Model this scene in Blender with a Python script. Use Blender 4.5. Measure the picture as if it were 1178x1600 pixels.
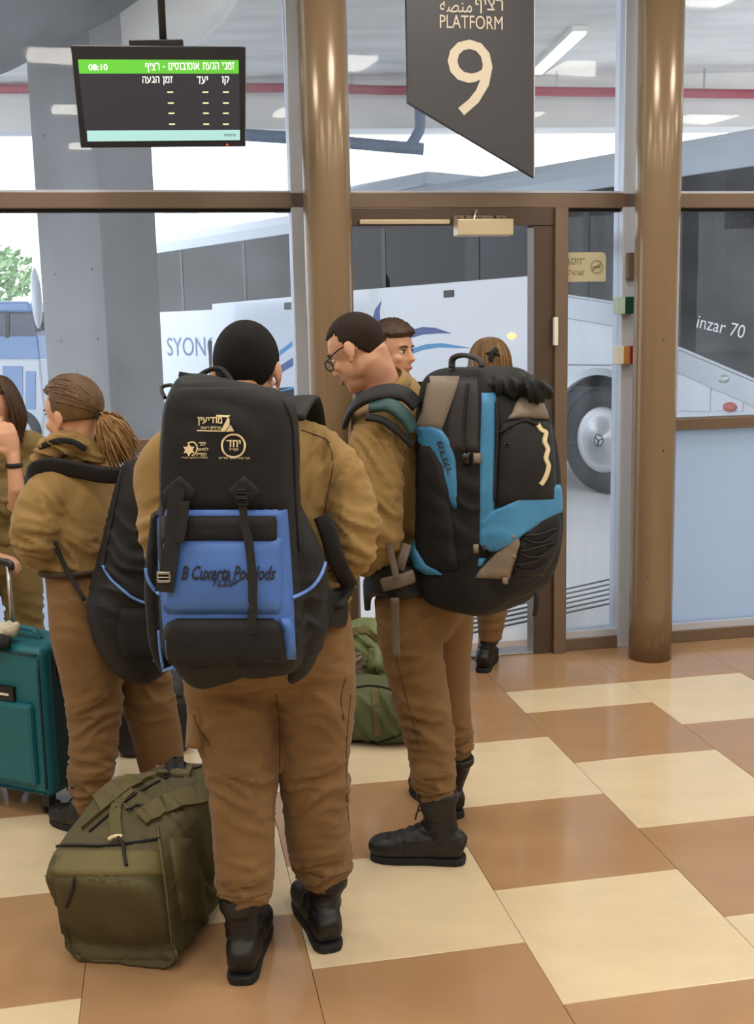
import bpy, bmesh, math, random
import numpy as np
from mathutils import Vector, Matrix, noise

for _o in list(bpy.data.objects):
    bpy.data.objects.remove(_o, do_unlink=True)
SC = bpy.context.scene
COL = SC.collection

# ------------------------------------------------------------------ camera
F_PX = 1750.6
CAM_H = 1.689
PITCH, ROLL = 0.1600, -0.02134
_cp, _sp, _cr, _sr = math.cos(PITCH), math.sin(PITCH), math.cos(ROLL), math.sin(ROLL)
FW = Vector((0, _cp, -_sp))
_u0 = Vector((0, _sp, _cp))
RT = Vector((1, 0, 0)) * _cr + _u0 * _sr
UP = Vector((-1, 0, 0)) * _sr + _u0 * _cr
EYE = Vector((0, 0, CAM_H))
cam_d = bpy.data.cameras.new('camera')
cam_d.sensor_fit = 'HORIZONTAL'
cam_d.sensor_width = 36
cam_d.lens = F_PX / 1178 * 36
cam_d.clip_end = 400
cam = bpy.data.objects.new('camera', cam_d)
COL.objects.link(cam)
cam.matrix_world = Matrix(((RT.x, UP.x, -FW.x, EYE.x), (RT.y, UP.y, -FW.y, EYE.y), (RT.z, UP.z, -FW.z, EYE.z), (0, 0, 0, 1)))
SC.camera = cam

# ------------------------------------------------------------------ sky and exposure
SC.view_settings.view_transform = 'Standard'
SC.view_settings.look = 'None'
SC.view_settings.gamma = 1
SC.view_settings.use_curve_mapping = False
SC.view_settings.exposure = 0.0
world = bpy.data.worlds.new('overcast_sky')
SC.world = world
world.use_nodes = True
_bg = world.node_tree.nodes['Background']
_bg.inputs[0].default_value = (0.90, 0.95, 1.0, 1)
_bg.inputs[1].default_value = 3.3
LAMP_W = 20.5          # watts of each ceiling lamp in the hall
LAMP_COL = (1.0, 0.94, 0.85)

# ------------------------------------------------------------------ photograph geometry helpers
def ray(x, y):
    return FW + RT * ((x - 589) / F_PX) - UP * ((y - 800) / F_PX)
def at(x, y, Y):
    d = ray(x, y)
    return EYE + d * (Y / d.y)
def on_z(x, y, z=0.0):
    d = ray(x, y)
    return EYE + d * ((z - CAM_H) / d.z)
def on_plane(x, y, p0, n):
    d = ray(x, y)
    return EYE + d * ((p0 - EYE).dot(n) / d.dot(n))
V = Vector

# ------------------------------------------------------------------ materials
def lin(c):
    if isinstance(c, str):
        c = tuple(int(c[i:i + 2], 16) for i in (0, 2, 4))
    r = []
    for v in c:
        v = v / 255
        r.append(v / 12.92 if v <= 0.04045 else ((v + 0.055) / 1.055) ** 2.4)
    return (r[0], r[1], r[2], 1)
def mat(name, col, rough=0.6, metal=0.0, var=0.12, vscale=6.0, bump=0.0, bscale=60.0, stretch=(1, 1, 1), spec=0.5, col2=None, coat=0.0, sheen=0.0, detail=5):
    m = bpy.data.materials.new(name)
    m.use_nodes = True
    nt = m.node_tree
    b = nt.nodes['Principled BSDF']
    b.inputs['Roughness'].default_value = rough
    b.inputs['Metallic'].default_value = metal
    b.inputs['Specular IOR Level'].default_value = spec
    b.inputs['Coat Weight'].default_value = coat
    b.inputs['Sheen Weight'].default_value = sheen
    tc = nt.nodes.new('ShaderNodeTexCoord')
    mp = nt.nodes.new('ShaderNodeMapping')
    mp.inputs['Scale'].default_value = stretch
    nt.links.new(tc.outputs['Object'], mp.inputs['Vector'])
    n = nt.nodes.new('ShaderNodeTexNoise')
    n.inputs['Scale'].default_value = vscale
    n.inputs['Detail'].default_value = detail
    nt.links.new(mp.outputs[0], n.inputs['Vector'])
    mx = nt.nodes.new('ShaderNodeMix')
    mx.data_type = 'RGBA'
    c = lin(col)
    c2 = lin(col2) if col2 else tuple(v * (1 - 2.2 * var) for v in c[:3]) + (1,)
    c1 = c if col2 else tuple(min(1, v * (1 + 1.2 * var)) for v in c[:3]) + (1,)
    mx.inputs[6].default_value = c1
    mx.inputs[7].default_value = c2
    nt.links.new(n.outputs['Fac'], mx.inputs[0])
    nt.links.new(mx.outputs[2], b.inputs['Base Color'])
    if bump:
        n2 = nt.nodes.new('ShaderNodeTexNoise')
        n2.inputs['Scale'].default_value = bscale
        n2.inputs['Detail'].default_value = 4
        nt.links.new(mp.outputs[0], n2.inputs['Vector'])
        bp = nt.nodes.new('ShaderNodeBump')
        bp.inputs['Strength'].default_value = bump
        bp.inputs['Distance'].default_value = 0.01
        nt.links.new(n2.outputs['Fac'], bp.inputs['Height'])
        nt.links.new(bp.outputs[0], b.inputs['Normal'])
    return m
def emit_mat(name, col, strength):
    m = bpy.data.materials.new(name)
    m.use_nodes = True
    b = m.node_tree.nodes['Principled BSDF']
    b.inputs['Base Color'].default_value = lin(col)
    b.inputs['Emission Color'].default_value = lin(col)
    b.inputs['Emission Strength'].default_value = strength
    return m
def glass_mat(name, tint=(0.97, 0.985, 1.0), haze=0.03, refl=1.0):
    m = bpy.data.materials.new(name)
    m.use_nodes = True
    nt = m.node_tree
    nt.nodes.clear()
    out = nt.nodes.new('ShaderNodeOutputMaterial')
    tr = nt.nodes.new('ShaderNodeBsdfTransparent')
    tr.inputs[0].default_value = tint + (1,)
    gl = nt.nodes.new('ShaderNodeBsdfGlossy')
    gl.inputs['Roughness'].default_value = 0.01
    fr = nt.nodes.new('ShaderNodeFresnel')
    fr.inputs[0].default_value = 1.35
    mu = nt.nodes.new('ShaderNodeMath')
    mu.operation = 'MULTIPLY'
    mu.inputs[1].default_value = refl
    nt.links.new(fr.outputs[0], mu.inputs[0])
    mx = nt.nodes.new('ShaderNodeMixShader')
    nt.links.new(mu.outputs[0], mx.inputs[0])
    nt.links.new(tr.outputs[0], mx.inputs[1])
    nt.links.new(gl.outputs[0], mx.inputs[2])
    df = nt.nodes.new('ShaderNodeBsdfTranslucent')
    df.inputs[0].default_value = (0.9, 0.94, 1, 1)
    no = nt.nodes.new('ShaderNodeTexNoise')
    no.inputs['Scale'].default_value = 2.5
    no.inputs['Detail'].default_value = 6
    mr = nt.nodes.new('ShaderNodeMapRange')
    mr.inputs[1].default_value = 0.35
    mr.inputs[2].default_value = 0.75
    mr.inputs[3].default_value = haze * 0.4
    mr.inputs[4].default_value = haze * 1.8
    nt.links.new(no.outputs['Fac'], mr.inputs[0])
    mx2 = nt.nodes.new('ShaderNodeMixShader')
    nt.links.new(mr.outputs[0], mx2.inputs[0])
    nt.links.new(mx.outputs[0], mx2.inputs[1])
    nt.links.new(df.outputs[0], mx2.inputs[2])
    nt.links.new(mx2.outputs[0], out.inputs[0])
    return m
def frosted_mat(name):
    m = bpy.data.materials.new(name)
    m.use_nodes = True
    nt = m.node_tree
    nt.nodes.clear()
    out = nt.nodes.new('ShaderNodeOutputMaterial')
    tl = nt.nodes.new('ShaderNodeBsdfTranslucent')
    tl.inputs[0].default_value = (0.78, 0.88, 1.0, 1)
    pb = nt.nodes.new('ShaderNodeBsdfPrincipled')
    pb.inputs['Base Color'].default_value = (0.55, 0.66, 0.80, 1)
    pb.inputs['Roughness'].default_value = 0.18
    mx = nt.nodes.new('ShaderNodeMixShader')
    mx.inputs[0].default_value = 0.28
    nt.links.new(tl.outputs[0], mx.inputs[1])
    nt.links.new(pb.outputs[0], mx.inputs[2])
    nt.links.new(mx.outputs[0], out.inputs[0])
    return m

M = {}
M['tile_cream'] = mat('cream_floor_tile', 'D9C8A8', 0.14, var=0.07, vscale=5, bump=0.015, bscale=30, spec=0.5, stretch=(1, 1.6, 1))
M['tile_brown'] = mat('brown_floor_tile', 'A98765', 0.12, var=0.08, vscale=4, bump=0.015, bscale=30, spec=0.5, stretch=(1, 1.6, 1))
M['screed'] = mat('grout_floor', '8C7350', 0.5)
M['frame'] = mat('bronze_frame', '79685A', 0.38, metal=0.25, var=0.04, vscale=3, spec=0.5)
M['frame_dark'] = mat('dark_bronze_frame', '54463C', 0.4, metal=0.25, var=0.04)
M['column'] = mat('bronze_painted_column', '867259', 0.24, metal=0.15, var=0.05, vscale=2, spec=0.5, stretch=(1, 1, 0.15))
M['alu'] = mat('anodised_aluminium', 'C8D1E2', 0.35, metal=0.25, var=0.03)
M['alu_warm'] = mat('champagne_aluminium', 'C9BBA0', 0.35, metal=0.3, var=0.03)
M['glass'] = glass_mat('window_glass', haze=0.06, refl=0.55)
M['glass_bus'] = glass_mat('tinted_bus_glass', tint=(0.17, 0.18, 0.21), haze=0.015, refl=1.1)
M['frosted'] = frosted_mat('frosted_film')
M['wall'] = mat('painted_wall', 'CFC4B2', 0.7, var=0.03)
M['ceil'] = mat('painted_ceiling', 'D8D2C4', 0.8, var=0.03)
M['concrete'] = mat('board_marked_concrete', '8E8D8F', 0.85, var=0.24, vscale=1.4, bump=0.3, bscale=9, stretch=(1, 1, 0.3), detail=9)
M['concrete2'] = mat('pale_concrete', 'E4E0DA', 0.85, var=0.20, vscale=1.5, bump=0.35, bscale=5, stretch=(0.35, 1.6, 1), detail=9)
M['paving'] = mat('grey_paving', 'D2D4D6', 0.5, var=0.10, vscale=0.8, bump=0.1, bscale=20, detail=8)
M['black_plastic'] = mat('black_plastic', '17181B', 0.35, var=0.05)
M['black_rubber'] = mat('black_rubber', '1B1C1F', 0.7, var=0.08)
M['white_paint'] = mat('white_bus_paint', 'CCD3DE', 0.22, var=0.02, vscale=1, coat=0.4)
M['silver'] = mat('silver_paint', 'A8AEB6', 0.28, metal=0.5, var=0.05)
M['red_paint'] = mat('red_pipe_paint', 'A03543', 0.45, var=0.08)
M['blue_pipe'] = mat('grey_blue_pipe', '5C6E86', 0.5, var=0.08)
M['white'] = mat('white_plastic', 'E6E4DC', 0.4, var=0.03)
M['dark_sign'] = mat('charcoal_sign', '3A3B42', 0.5, var=0.04)
M['sign_cream'] = mat('cream_lettering', 'CFC6B4', 0.6, var=0.02)
M['steel'] = mat('brushed_steel', 'B5B5B2', 0.3, metal=0.9, var=0.05)

# ------------------------------------------------------------------ mesh builder
def origin_of(o):
    p = Vector((0, 0, 0))
    while o is not None:
        p += o.location
        o = o.parent
    return p
def crom(pts, n):
    """Catmull-Rom through points (lists of floats)"""
    P = [np.array(p, float) for p in pts]
    if len(P) < 3 or n < 2:
        return P
    out = []
    for i in range(len(P) - 1):
        p0, p1, p2 = P[max(0, i - 1)], P[i], P[i + 1]
        p3 = P[min(len(P) - 1, i + 2)]
        for k in range(n):
            t = k / n
            out.append(0.5 * (2 * p1 + (p2 - p0) * t + (2 * p0 - 5 * p1 + 4 * p2 - p3) * t * t + (3 * p1 - p0 - 3 * p2 + p3) * t ** 3))
    out.append(P[-1])
    return out
class MB:
    def __init__(self):
        self.v = []
        self.f = []
    def add(self, vs, fs):
        k = len(self.v)
        self.v += [tuple(p) for p in vs]
        self.f += [tuple(i + k for i in q) for q in fs]
        return self
    def box(self, a, b, fr=None):
        """axis box between corners a and b; fr=(origin, ex, ey, ez) places it in a frame"""
        x0, y0, z0 = a
        x1, y1, z1 = b
        vs = [V((x, y, z)) for x in (x0, x1) for y in (y0, y1) for z in (z0, z1)]
        fs = [(0, 1, 3, 2), (4, 6, 7, 5), (0, 4, 5, 1), (2, 3, 7, 6), (0, 2, 6, 4), (1, 5, 7, 3)]
        if fr:
            o, ex, ey, ez = fr
            vs = [o + ex * p.x + ey * p.y + ez * p.z for p in vs]
        return self.add(vs, fs)
    def tube(self, pts, rad, seg=14, side=None, sub=1, cap=True, power=2.0):
        pr = []
        for p, r in zip(pts, rad if hasattr(rad, '__len__') else [rad] * len(pts)):
            ra, rb = (r, r) if not hasattr(r, '__len__') else r
            pr.append((p[0], p[1], p[2], ra, rb))
        pr = crom(pr, sub)
        P = [V(q[:3]) for q in pr]
        n = len(P)
        vs, fs = [], []
        s_prev = V(side) if side is not None else None
        for i in range(n):
            t = (P[min(i + 1, n - 1)] - P[max(i - 1, 0)])
            if t.length < 1e-9:
                t = V((0, 0, 1))
            t.normalize()
            if s_prev is None:
                s_prev = t.orthogonal()
            ref = V(side) if side is not None else s_prev
            s = ref - t * ref.dot(t)
            if s.length < 1e-6:
                s = t.orthogonal()
            s.normalize()
            if side is None:
                s_prev = s
            b = t.cross(s)
            for k in range(seg):
                a = 2 * math.pi * k / seg
                ca, sa = math.cos(a), math.sin(a)
                if power != 2.0:
                    q = (abs(ca) ** power + abs(sa) ** power) ** (-1 / power)
                    ca, sa = ca * q, sa * q
                vs.append(P[i] + s * (ca * max(pr[i][3], 1e-4)) + b * (sa * max(pr[i][4], 1e-4)))
        for i in range(n - 1):
            for k in range(seg):
                fs.append((i * seg + k, i * seg + (k + 1) % seg, (i + 1) * seg + (k + 1) % seg, (i + 1) * seg + k))
        if cap:
            fs.append(tuple(range(seg - 1, -1, -1)))
            fs.append(tuple((n - 1) * seg + k for k in range(seg)))
        return self.add(vs, fs)
    def ell(self, c, r, axes=None, nu=20, nv=12):
        ax = axes or (V((1, 0, 0)), V((0, 1, 0)), V((0, 0, 1)))
        c = V(c)
        if not hasattr(r, '__len__'):
            r = (r, r, r)
        vs = [c - ax[2] * r[2]]
        fs = []
        for j in range(1, nv):
            th = math.pi * j / nv
            for k in range(nu):
                ph = 2 * math.pi * k / nu
                vs.append(c + ax[0] * (r[0] * math.sin(th) * math.cos(ph)) + ax[1] * (r[1] * math.sin(th) * math.sin(ph)) - ax[2] * (r[2] * math.cos(th)))
        vs.append(c + ax[2] * r[2])
        for k in range(nu):
            fs.append((0, 1 + (k + 1) % nu, 1 + k))
        for j in range(nv - 2):
            for k in range(nu):
                a = 1 + j * nu
                fs.append((a + k, a + (k + 1) % nu, a + nu + (k + 1) % nu, a + nu + k))
        a = 1 + (nv - 2) * nu
        for k in range(nu):
            fs.append((a + k, a + (k + 1) % nu, len(vs) - 1))
        return self.add(vs, fs)
    def prism(self, poly, fn, d0, d1):
        """2-D polygon (u,v) extruded from depth d0 to d1; fn(u,v,d)->world"""
        n = len(poly)
        vs = [fn(u, v, d0) for u, v in poly] + [fn(u, v, d1) for u, v in poly]
        fs = [tuple(range(n - 1, -1, -1)), tuple(range(n, 2 * n))]
        fs += [(i, (i + 1) % n, n + (i + 1) % n, n + i) for i in range(n)]
        return self.add(vs, fs)
    def disc(self, c, n, r, d, seg=28, r2=None):
        """short cylinder centred on c with axis n, length d; r2 = inner radius for a ring"""
        n = V(n).normalized()
        s = n.orthogonal().normalized()
        b = n.cross(s)
        c = V(c)
        if r2 is None:
            vs = [c + n * h + (s * math.cos(2 * math.pi * k / seg) + b * math.sin(2 * math.pi * k / seg)) * r for h in (-d / 2, d / 2) for k in range(seg)]
            fs = [tuple(range(seg - 1, -1, -1)), tuple(range(seg, 2 * seg))] + [(k, (k + 1) % seg, seg + (k + 1) % seg, seg + k) for k in range(seg)]
        else:
            vs, fs = [], []
            for h, rr in ((-d / 2, r), (d / 2, r), (d / 2, r2), (-d / 2, r2)):
                for k in range(seg):
                    vs.append(c + n * h + (s * math.cos(2 * math.pi * k / seg) + b * math.sin(2 * math.pi * k / seg)) * rr)
            for j in range(4):
                for k in range(seg):
                    fs.append((j * seg + k, j * seg + (k + 1) % seg, ((j + 1) % 4) * seg + (k + 1) % seg, ((j + 1) % 4) * seg + k))
        return self.add(vs, fs)
    def grid(self, fn, nu, nv, closed_u=False):
        vs = [fn(i / (nu - (0 if closed_u else 1)), j / (nv - 1)) for j in range(nv) for i in range(nu)]
        fs = []
        for j in range(nv - 1):
            for i in range(nu if closed_u else nu - 1):
                fs.append((j * nu + i, j * nu + (i + 1) % nu, (j + 1) * nu + (i + 1) % nu, (j + 1) * nu + i))
        return self.add(vs, fs)
    def mesh(self, name, off=V((0, 0, 0))):
        me = bpy.data.meshes.new(name)
        me.from_pydata([(p[0] - off.x, p[1] - off.y, p[2] - off.z) for p in self.v], [], self.f)
        me.update()
        return me
    def build(self, name, material, parent=None, smooth=False, bev=0.0, fixn=True, label=None, cat=None, group=None, kind=None):
        if parent is not None:
            off = origin_of(parent)
        else:
            a = np.array([tuple(p) for p in self.v])
            off = V(((a[:, 0].min() + a[:, 0].max()) / 2, (a[:, 1].min() + a[:, 1].max()) / 2, a[:, 2].min()))
        me = self.mesh(name, off)
        if fixn:
            bm = bmesh.new()
            bm.from_mesh(me)
            bmesh.ops.recalc_face_normals(bm, faces=bm.faces)
            bm.to_mesh(me)
            bm.free()
        return link(me, name, material, parent, off, smooth, bev, label, cat, group, kind)
def link(me, name, material, parent=None, off=V((0, 0, 0)), smooth=False, bev=0.0, label=None, cat=None, group=None, kind=None):
    me.materials.clear()
    me.materials.append(M[material] if isinstance(material, str) else material)
    if smooth:
        me.polygons.foreach_set('use_smooth', [True] * len(me.polygons))
    o = bpy.data.objects.new(name, me)
    COL.objects.link(o)
    if parent is not None:
        o.parent = parent
    else:
        o.location = off
    if bev:
        md = o.modifiers.new('bevel', 'BEVEL')
        md.width = bev
        md.segments = 2
        md.limit_method = 'ANGLE'
        md.angle_limit = 0.7
        if smooth is False:
            pass
    return tag(o, label, cat, group, kind)
def tag(o, label=None, cat=None, group=None, kind=None):
    if label: o['label'] = label
    if cat: o['category'] = cat
    if group: o['group'] = group
    if kind: o['kind'] = kind
    return o
def thing(name, loc, label, cat, group=None, kind=None):
    o = bpy.data.objects.new(name, None)
    COL.objects.link(o)
    o.location = V(loc)
    o.empty_display_size = 0.1
    return tag(o, label, cat, group, kind)
def remeshed(mb, voxel, smooth=3, disp=None):
    """union of overlapping closed shapes as one continuous skin"""
    me = mb.mesh('tmp')
    bm = bmesh.new()
    bm.from_mesh(me)
    bmesh.ops.recalc_face_normals(bm, faces=bm.faces)
    bm.to_mesh(me)
    bm.free()
    o = bpy.data.objects.new('tmp', me)
    COL.objects.link(o)
    r = o.modifiers.new('r', 'REMESH')
    r.mode = 'VOXEL'
    r.voxel_size = voxel
    r.use_smooth_shade = True
    if smooth:
        s = o.modifiers.new('s', 'SMOOTH')
        s.factor = 0.5
        s.iterations = smooth
    dg = bpy.context.evaluated_depsgraph_get()
    ev = o.evaluated_get(dg)
    out = bpy.data.meshes.new_from_object(ev)
    bpy.data.objects.remove(o, do_unlink=True)
    bpy.data.meshes.remove(me)
    if disp:
        n = len(out.vertices)
        co = np.empty(n * 3)
        out.vertices.foreach_get('co', co)
        no = np.empty(n * 3)
        out.vertices.foreach_get('normal', no)
        co = co.reshape(-1, 3)
        no = no.reshape(-1, 3)
        d = np.array([disp(V(c), V(q)) for c, q in zip(co, no)])
        co = co + no * d[:, None]
        out.vertices.foreach_set('co', co.ravel())
        out.update()
    return out
def put_mesh(me, name, material, parent, **kw):
    off = origin_of(parent)
    n = len(me.vertices)
    co = np.empty(n * 3)
    me.vertices.foreach_get('co', co)
    co = co.reshape(-1, 3) - np.array(off)
    me.vertices.foreach_set('co', co.ravel())
    me.update()
    return link(me, name, material, parent, off, True, **kw)
HEB = {'א': (.8, '5,100 75,0|70,100 70,65 50,45|10,0 10,35 28,60'), 'ב': (.78, '5,100 50,100 62,85 62,0|0,0 78,0'), 'ג': (.5, '10,100 35,100 42,80 42,30 50,0|42,30 5,0'), 'ד': (.75, '0,100 75,100|58,100 58,0'),
    'ה': (.7, '0,100 55,100 68,85 68,0|8,60 8,0'), 'ו': (.22, '0,100 15,100 20,90 20,0'), 'ז': (.4, '0,100 40,100|20,100 20,0'), 'ח': (.7, '5,100 55,100 68,85 68,0|8,100 8,0'), 'ט': (.72, '5,100 5,20 20,0 55,0 70,20 70,80 55,100 40,100'),
    'י': (.2, '0,100 12,100 18,90 18,55'), 'כ': (.65, '5,100 45,100 62,80 62,20 45,0 5,0'), 'ל': (.62, '5,135 5,100 60,100 60,75 30,0'), 'מ': (.75, '5,100 20,70 5,0|20,70 40,100 60,100 72,80 72,0 40,0'), 'ם': (.7, '5,100 60,100 68,90 68,0 10,0 10,100'),
    'נ': (.42, '10,100 30,100 40,85 40,0 0,0'), 'ן': (.22, '0,100 15,100 20,90 20,-35'), 'ס': (.72, '5,100 50,100 70,80 70,35 50,0 30,0 10,35 10,100'), 'ע': (.7, '5,100 35,15|68,100 60,40 35,10 0,-5'), 'ף': (.68, '30,50 10,50 8,100 50,100 65,80 65,-35'),
    'פ': (.68, '30,50 10,50 8,100 50,100 65,80 65,20 50,0 5,0'), 'צ': (.7, '5,100 60,0|68,100 62,65 42,45|0,0 65,0'), 'ק': (.7, '5,100 55,100 68,85 68,60 45,0|8,65 8,-35'), 'ר': (.62, '0,100 45,100 60,85 60,0'),
    'ש': (.88, '5,100 12,0 50,0 80,30 85,100|45,100 42,50 13,35'), 'ת': (.78, '10,100 60,100 75,85 75,0|20,100 20,15 2,0'), '-': (.4, '5,45 35,45'), ' ': (.3, '')}
def stroke_geo(body, bold=0.0, shear=0.0):
    vs, fs, x = [], [], 0.0
    h = 0.085 + bold
    for ch in body:
        w, st = HEB[ch]
        for ln in [s for s in st.split('|') if s]:
            P = [tuple(float(q) / 100 for q in p.split(',')) for p in ln.split()]
            for a, b in zip(P, P[1:]):
                d = np.array(b) - np.array(a); d = d / np.hypot(*d); n = np.array([-d[1], d[0]])
                k = len(vs)
                for q in (np.array(a) - d * h * 0.9 - n * h, np.array(b) + d * h * 0.9 - n * h, np.array(b) + d * h * 0.9 + n * h, np.array(a) - d * h * 0.9 + n * h):
                    vs.append((x + q[0] + shear * q[1], q[1]))
                fs.append((k, k + 1, k + 2, k + 3))
        x += w + 0.26
    return vs, fs
def text_geo(body, size=1.0, shear=0.0, align='CENTER', res=3, spacing=1.0, bold=0.0):
    """flat glyph mesh (verts 2-D, faces)"""
    if any(c in HEB and c not in '- ' for c in body):
        return stroke_geo(body, bold, shear)
    cu = bpy.data.curves.new('tmp', 'FONT')
    cu.body = body
    cu.size = size
    cu.shear = shear
    cu.align_x = align
    cu.align_y = 'CENTER'
    cu.resolution_u = res
    cu.space_character = spacing
    cu.offset = bold
    o = bpy.data.objects.new('tmp', cu)
    COL.objects.link(o)
    dg = bpy.context.evaluated_depsgraph_get()
    me = bpy.data.meshes.new_from_object(o.evaluated_get(dg))
    bpy.data.objects.remove(o, do_unlink=True)
    vs = [(v.co.x, v.co.y) for v in me.vertices]
    fs = [tuple(p.vertices) for p in me.polygons]
    bpy.data.meshes.remove(me)
    return vs, fs
def fit_text(mb, body, fn, box, **kw):
    """lay text into the box (u0,v0,u1,v1) of the surface fn(u,v)"""
    vs, fs = text_geo(body, **kw)
    if not vs:
        return mb
    a = np.array(vs)
    lo, hi = a.min(0), a.max(0)
    u0, v0, u1, v1 = box
    out = [fn(u0 + (x - lo[0]) / (hi[0] - lo[0]) * (u1 - u0), v0 + (y - lo[1]) / max(1e-6, hi[1] - lo[1]) * (v1 - v0)) for x, y in vs]
    return mb.add(out, fs)
def heb(s):
    return s[::-1]
# ================================================================== THE HALL
FA = 0.18754
FU = V((math.cos(FA), math.sin(FA), 0))          # along the glass front, to the right
FN = V((-math.sin(FA), math.cos(FA), 0))         # out through the glass front
FZ = V((0, 0, 1))
F0 = V((1.0, 5.72, 0))
FF = (F0, FU, FN, FZ)
def fp(u, n, z):
    return F0 + FU * u + FN * n + FZ * z
def fuz(x, y, n=0.0):
    p = on_plane(x, y, F0 + FN * n, FN)
    return ((p - F0).dot(FU), p.z)
def fbox(mb, u0, u1, n0, n1, z0, z1):
    return mb.box((u0, n0, z0), (u1, n1, z1), FF)
CEIL = 3.75

fl = fbox(MB(), -6.2, 5.2, -10.2, 0.06, -0.10, -0.012).build('floor', 'screed', kind='structure', label='polished floor of staggered cream and brown square tiles')
TO = V((0.10767, 4.36411, 0))
TV = V((math.sin(FA), -math.cos(FA), 0))
TS = 0.6
tile_mesh = {}
def tile(i, h0, h1, key):
    k = (round(h1 - h0, 3), key)
    if k not in tile_mesh:
        mb = MB()
        L = (h1 - h0) * TS / 2
        g = 0.0007
        b = 0.0012
        top = [(g + b, g + b), (TS - g - b, g + b), (TS - g - b, L - g - b), (g + b, L - g - b)]
        low = [(g, g), (TS - g, g), (TS - g, L - g), (g, L - g)]
        vs = [FU * u + TV * v for u, v in top] + [FU * u + TV * v + V((0, 0, -b)) for u, v in low] + [FU * u + TV * v + V((0, 0, -0.012)) for u, v in low]
        fs = [(3, 2, 1, 0)] + [(j, (j + 1) % 4, 4 + (j + 1) % 4, 4 + j) for j in range(4)] + [(4 + j, 4 + (j + 1) % 4, 8 + (j + 1) % 4, 8 + j) for j in range(4)]
        mb.add(vs, fs)
        me = mb.mesh('tile')
        bm = bmesh.new(); bm.from_mesh(me); bmesh.ops.recalc_face_normals(bm, faces=bm.faces); bm.to_mesh(me); bm.free()
        me.materials.append(M['tile_cream'] if key else M['tile_brown'])
        tile_mesh[k] = me
    o = bpy.data.objects.new('tile', tile_mesh[k])
    COL.objects.link(o)
    o.parent = fl
    o.location = TO + FU * (TS * i) + TV * (h0 * TS / 2) - origin_of(fl)
for i in range(-6, 5):
    tile(i, -4, -2, 0)
    tile(i, -4.8, -4, 0)
    s = i % 4                                   # a cream square starts here
    h = s - 8
    while h < 17:
        for key, a in ((1, h), (0, h + 2)):
            a0, a1 = max(a, -2), min(a + 2, 17)
            if a1 - a0 > 0.01:
                tile(i, a0, a1, key)
        h += 4

fbox(MB(), -6.2, 5.2, -10.2, 0.06, CEIL, CEIL + 0.12).build('ceiling', 'ceil', kind='structure')
fbox(MB(), -6.2, -6.05, -10.2, 0.06, 0, CEIL).build('wall_left', 'wall', kind='structure')
fbox(MB(), 5.05, 5.2, -10.2, 0.06, 0, CEIL).build('wall_right', 'wall', kind='structure')
fbox(MB(), -6.2, 5.2, -10.35, -10.2, 0, CEIL).build('wall_back', 'wall', kind='structure')

# ---- glazed front: transoms, rails, sills, posts
TB, TT = 2.272, 2.345         # transom
RB, RTP = 1.145, 1.203        # rail
DU0, DU1 = -1.12, -0.097      # doorway
D = 0.12
fbox(MB(), -6.05, 5.05, 0, D, TB, TT).build('trim_1', 'frame', kind='structure', bev=0.004)
fbox(MB(), -6.05, 5.05, 0, D, CEIL - 0.06, CEIL).build('trim_2', 'frame', kind='structure')
fbox(MB(), DU1, -0.030, -0.03, D, 0, TB).build('trim_3', 'frame', kind='structure', bev=0.003)          # door jamb right of the doorway
fbox(MB(), DU0 - 0.06, DU0, -0.03, D, 0, TB).build('trim_4', 'frame', kind='structure', bev=0.003)
fbox(MB(), 0.268, 0.345, 0, D, 0, CEIL).build('trim_5', 'alu', kind='structure', bev=0.003)             # pale post by the round column
fbox(MB(), -1.40, -1.335, 0, D, 0, CEIL).build('trim_6', 'alu', kind='structure', bev=0.003)
fbox(MB(), 2.4, 2.47, 0, D, 0, CEIL).build('trim_7', 'alu', kind='structure', bev=0.003)
fbox(MB(), -3.6, -3.53, 0, D, 0, CEIL).build('trim_8', 'alu', kind='structure', bev=0.003)
def window(n, u0, u1, z0, z1, rail=False, label=None):
    w = thing('window_%d' % n, fp((u0 + u1) / 2, 0.06, z0), label, None, kind='structure')
    m = MB()
    if rail:
        fbox(m, u0, u1, 0.05, 0.062, RTP, z1)
        m.build('pane', 'glass', w)
        fbox(MB(), u0, u1, 0.05, 0.062, z0, RB).build('pane', 'frosted', w, label='pale blue frosted lower pane')
        fbox(MB(), u0, u1, 0, D, RB, RTP).build('rail', 'frame', w, bev=0.003)
    else:
        fbox(m, u0, u1, 0.05, 0.062, z0, z1)
        m.build('pane', 'glass', w)
    if z0 < 0.3:
        fbox(MB(), u0, u1, 0, D, 0, z0 - 0.035).build('sill', 'frame', w, bev=0.003)
        fbox(MB(), u0, u1, 0.012, D - 0.01, z0 - 0.035, z0).build('glazing_bead', 'alu', w)
    else:
        fbox(MB(), u0, u1, 0.03, 0.09, z0, z0 + 0.012).build('glazing_bead', 'alu', w)
    fbox(MB(), u0, u1, 0.035, 0.08, z1 - 0.014, z1).build('gasket', 'black_rubber', w)
    return w
SZ = 0.10
window(1, -3.53, -1.40, SZ, TB, True, 'tall window with clear upper and frosted lower pane beside the door')
window(2, -3.53, -1.40, TT, CEIL - 0.06, False, 'clear upper window over the frosted left pane')
window(3, -1.335, 0.268, TT, CEIL - 0.06, False, 'clear upper window above the doorway')
window(4, -0.030, 0.268, SZ, TB, False, 'narrow clear sidelight between door jamb and round column')
window(5, 0.345, 2.4, SZ, TB, True, 'window with frosted lower pane right of the round column')
window(6, 0.345, 2.4, TT, CEIL - 0.06, False, 'clear upper window right of the round column')
window(7, -6.05, -3.6, SZ, TB, True, 'window with frosted lower pane near the left wall')
window(8, -6.05, -3.6, TT, CEIL - 0.06, False, 'clear upper window near the left wall')
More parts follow.
